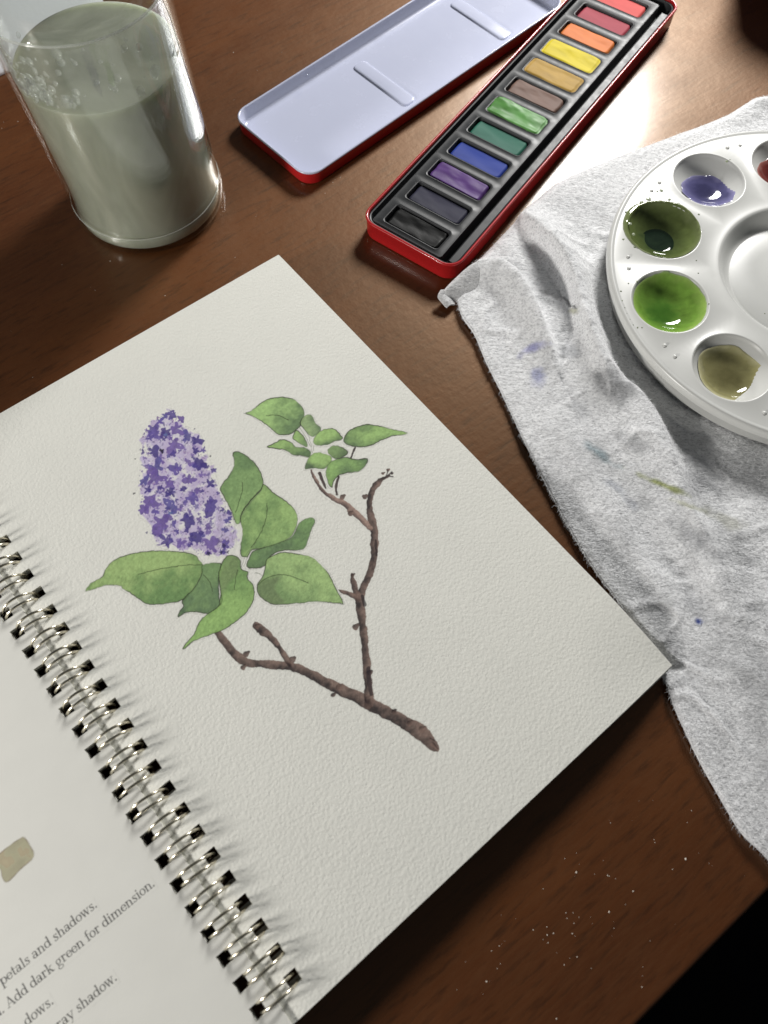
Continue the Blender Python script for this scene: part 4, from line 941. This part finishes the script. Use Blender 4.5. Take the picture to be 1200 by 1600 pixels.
# nap: short loose fibres standing off the cloth, longer ones along the cut edge
NF = 90000
fi = rng.integers(0, NS - 1, NF); fj = rng.integers(0, NT - 1, NF)
keep = (pxg[fi, fj, 0] < 1230) & (rp_[fi, fj] > 0.080); fi, fj = fi[keep], fj[keep]; NF = len(fi)
fu, fv = rng.random(NF)[:, None], rng.random(NF)[:, None]
P3 = np.stack([gxw, gyw, h], -1)
base = P3[fi, fj] * (1 - fu) * (1 - fv) + P3[fi + 1, fj] * fu * (1 - fv) + P3[fi, fj + 1] * (1 - fu) * fv + P3[fi + 1, fj + 1] * fu * fv
fc = col[fi, fj] * (0.85 + 0.35 * rng.random((NF, 1)))
ang = rng.normal(-0.35, 0.65, NF) + PI * rng.integers(0, 2, NF); Lf = rng.uniform(0.0005, 0.0016, NF)
ne = 1500; ei = rng.integers(0, NS - 2, ne); eb = P3[ei, 0] + (P3[ei + 1, 0] - P3[ei, 0]) * rng.random((ne, 1))
tg = P3[ei + 1, 0] - P3[ei, 0]; ea_ = np.arctan2(tg[:, 1], tg[:, 0]) - PI / 2 + rng.normal(0, 0.6, ne)
base = np.r_[base, eb]; fc = np.r_[fc, col[ei, 0] * 0.9]; ang = np.r_[ang, ea_]; Lf = np.r_[Lf, np.abs(rng.normal(0.0004, 0.0008, ne)) + 0.0003]
N_ = len(base); dirv = np.c_[np.cos(ang), np.sin(ang)]; prp = np.c_[-dirv[:, 1], dirv[:, 0]] * 0.000045
rise = rng.uniform(0.10, 0.7, N_) * Lf; rise[-ne:] *= 0.3
bend = np.c_[np.cos(ang + 0.6), np.sin(ang + 0.6)]
m1 = np.c_[base[:, :2] + dirv * (Lf * 0.5)[:, None], base[:, 2] + rise]; e1 = np.c_[m1[:, :2] + bend * (Lf * 0.5)[:, None], base[:, 2] + rise * 0.8]
pr3 = np.c_[prp, np.zeros(N_)]; b0_ = base - [0, 0, 0.0001]
FV = np.stack([b0_ - pr3, b0_ + pr3, m1 + pr3, m1 - pr3, e1 + pr3 * 0.3, e1 - pr3 * 0.3], 1).reshape(-1, 3)
k6 = np.arange(N_)[:, None] * 6
FF = np.stack([k6 + [0, 1, 2, 3], k6 + [3, 2, 4, 5]], 1).reshape(-1, 4)
M_fib = Mat('cotton_fibre', rough=0.9, spec=0.1); at = M_fib.n('ShaderNodeVertexColor'); at.layer_name = 'Col'; M_fib.col(at.outputs[0]); M_fib = M_fib.m
o = mesh('cloth_nap', FV, FF.tolist(), M_fib, cloth, True, None, np.repeat(fc, 6, 0)); o['kind'] = 'stuff'
# corner of the cloth curling up against the tin
def flap(px_base, px_top, zb, zt, curl):
    A = catmull(np.c_[W(px_base, 0.004), zb], 6); Bq = catmull(np.c_[W(px_top, 0.008), zt], 6); n = min(len(A), len(Bq)); m = 10; V = []
    for j in range(m + 1):
        t = j / m
        for i in range(n):
            p_ = A[i] * (1 - t) + Bq[i] * t
            V.append((p_[0] + curl[0] * math.sin(PI * t), p_[1] + curl[1] * math.sin(PI * t), p_[2] + 0.0016 * math.sin(PI * t * 0.9) + 0.0006 * (vn1(np.array([i * 0.5]), np.array([t * 3.0 + 7]), 2)[0] - 0.5)))
    return V, [(j * n + i, j * n + i + 1, (j + 1) * n + i + 1, (j + 1) * n + i) for j in range(m) for i in range(n - 1)]
f1 = flap([(706, 466), (722, 462), (745, 450), (775, 425)], [(690, 450), (706, 436), (736, 414), (752, 408)], (0.0018, 0.0025, 0.003, 0.004), (0.0030, 0.0052, 0.0074, 0.0066), (-0.0010, 0.0006))
f2 = flap([(712, 470), (708, 462), (704, 456), (700, 452)], [(700, 468), (692, 462), (685, 455), (690, 446)], (0.0012, 0.0018, 0.0022, 0.0026), (0.0016, 0.0026, 0.0034, 0.0042), (-0.0006, -0.0004))
v, f = join(f1, f2)
o = mesh('curled_corner', v, f, M_cloth, cloth, True, None, np.ones((len(v), 3)) * 0.68)
md = o.modifiers.new('thick', 'SOLIDIFY'); md.thickness = 0.0007; md.offset = 0

# ------------------------------------------------------------------ paper towel by the jar, dark bundle added to shade the far corner
M_tow = Mat('paper_towel', color=(0.62, 0.62, 0.64), rough=0.9, spec=0.1); M_tow.bump(M_tow.noise(M_tow.coord(), 500, 2), 0.4, 0.0004); M_tow = M_tow.m
q = [W(p, 0.002)[0] for p in ((-150, 175), (44, 94), (165, 8), (60, -160), (-260, -60))]
q = catmull(q, 1, True)
nT = 20; c0 = q.mean(0)
loops = [[(c0[0] + (x - c0[0]) * s, c0[1] + (y - c0[1]) * s, 0.0016 + 0.0025 * float(vn1(np.array([x * s * 30 + 40]), np.array([y * s * 30 + 40]), 2)[0]) * (1 if s < 1 else 0.5)) for x, y in np.concatenate([np.linspace(q[i], q[(i + 1) % 5], 10, endpoint=False) for i in range(5)])] for s in (0.02, 0.3, 0.6, 0.85, 1.0)]
bottom = [(x, y, 0.0002) for x, y, z in loops[-1]]
tag(mesh('paper_towel', *loft([bottom] + loops[::-1], True, True), M_tow), 'folded white paper towel lying behind the glass jar, mostly cut off by the picture', 'paper towel')

M_navy = Mat('navy_shade_bundle', color=(0.008, 0.010, 0.030), rough=0.8, spec=0.2); M_navy.bump(M_navy.noise(M_navy.coord(), 700, 3), 0.5, 0.0004); M_navy = M_navy.m
cc = W((1262, -58), 0.0)[0]
prof = [(0.040, 0.0003), (0.046, 0.004), (0.048, 0.016), (0.046, 0.034), (0.040, 0.046), (0.028, 0.053), (0.012, 0.056), (0.0005, 0.0565)]
v, f = lathe(prof, 72)
v = [(x * (1 + 0.10 * math.sin(3 * math.atan2(y, x) + z * 60) + 0.05 * math.sin(7 * math.atan2(y, x) + 2)), y * (1.25 + 0.08 * math.sin(5 * math.atan2(y, x))), z * (1 + 0.08 * math.sin(4 * math.atan2(y, x)))) for x, y, z in v]
o = mesh('shade_bundle', v, f, M_navy); o.location = (cc[0], cc[1], 0); tag(o, 'dark navy bundle added to cast shade over the far right corner of the table', 'shade caster')  # invented bundle, added for its shadow and dark reflection in this corner

# ------------------------------------------------------------------ dust and crumbs
ds_ = []
def speck(px, py, r):
    w_ = W((px, py), 0)[0]; n = 5; hgt = r * 0.8
    V = [(w_[0] + r * (0.6 + 0.6 * rng.random()) * math.cos(2 * PI * k / n), w_[1] + r * (0.6 + 0.6 * rng.random()) * math.sin(2 * PI * k / n), 0.00003) for k in range(n)] + [(w_[0], w_[1], hgt)]
    ds_.append((V, [(k, (k + 1) % n, n) for k in range(n)]))
def on_table(x, y):
    q_ = W((x, y), 0.0)[0]; l_ = q_ - B0
    if -0.02 < (l_ @ vv) < PH + .02 and l_ @ uu < PW + .006 : return False
    if (q_ - mid) @ np.array([-ed[1], ed[0]]) < 0.004: return False
    return True
for _ in range(150):
    x, y = rng.normal(830, 160), rng.normal(1400, 110)
    if x < 1195 and y < 1595 and on_table(x, y) and x < 1080 + (y - 1100) * 0.35: speck(x, y, float(np.clip(abs(rng.normal(0, 0.00013)) + 0.00005, 0, 0.0005)))
for _ in range(60):
    x, y = rng.uniform(0, 700), rng.uniform(0, 640)
    if y < 640 - x * 0.62 and not (80 < x < 360 and y < 400): speck(x, y, float(rng.uniform(0.00008, 0.00022)))
for x, y in ((365, 82), (440, 82), (28, 190), (172, 408), (258, 462), (532, 277), (695, 160), (520, 285)): speck(x, y, 0.0003)
M_dust = Mat('pale_dust', color=(0.62, 0.56, 0.48), rough=0.9).m
o = mesh('dust_specks', *join(*ds_), M_dust, None, False); o['kind'] = 'stuff'; o['label'] = 'pale dust specks and crumbs scattered over the dark table'; o['category'] = 'dust'
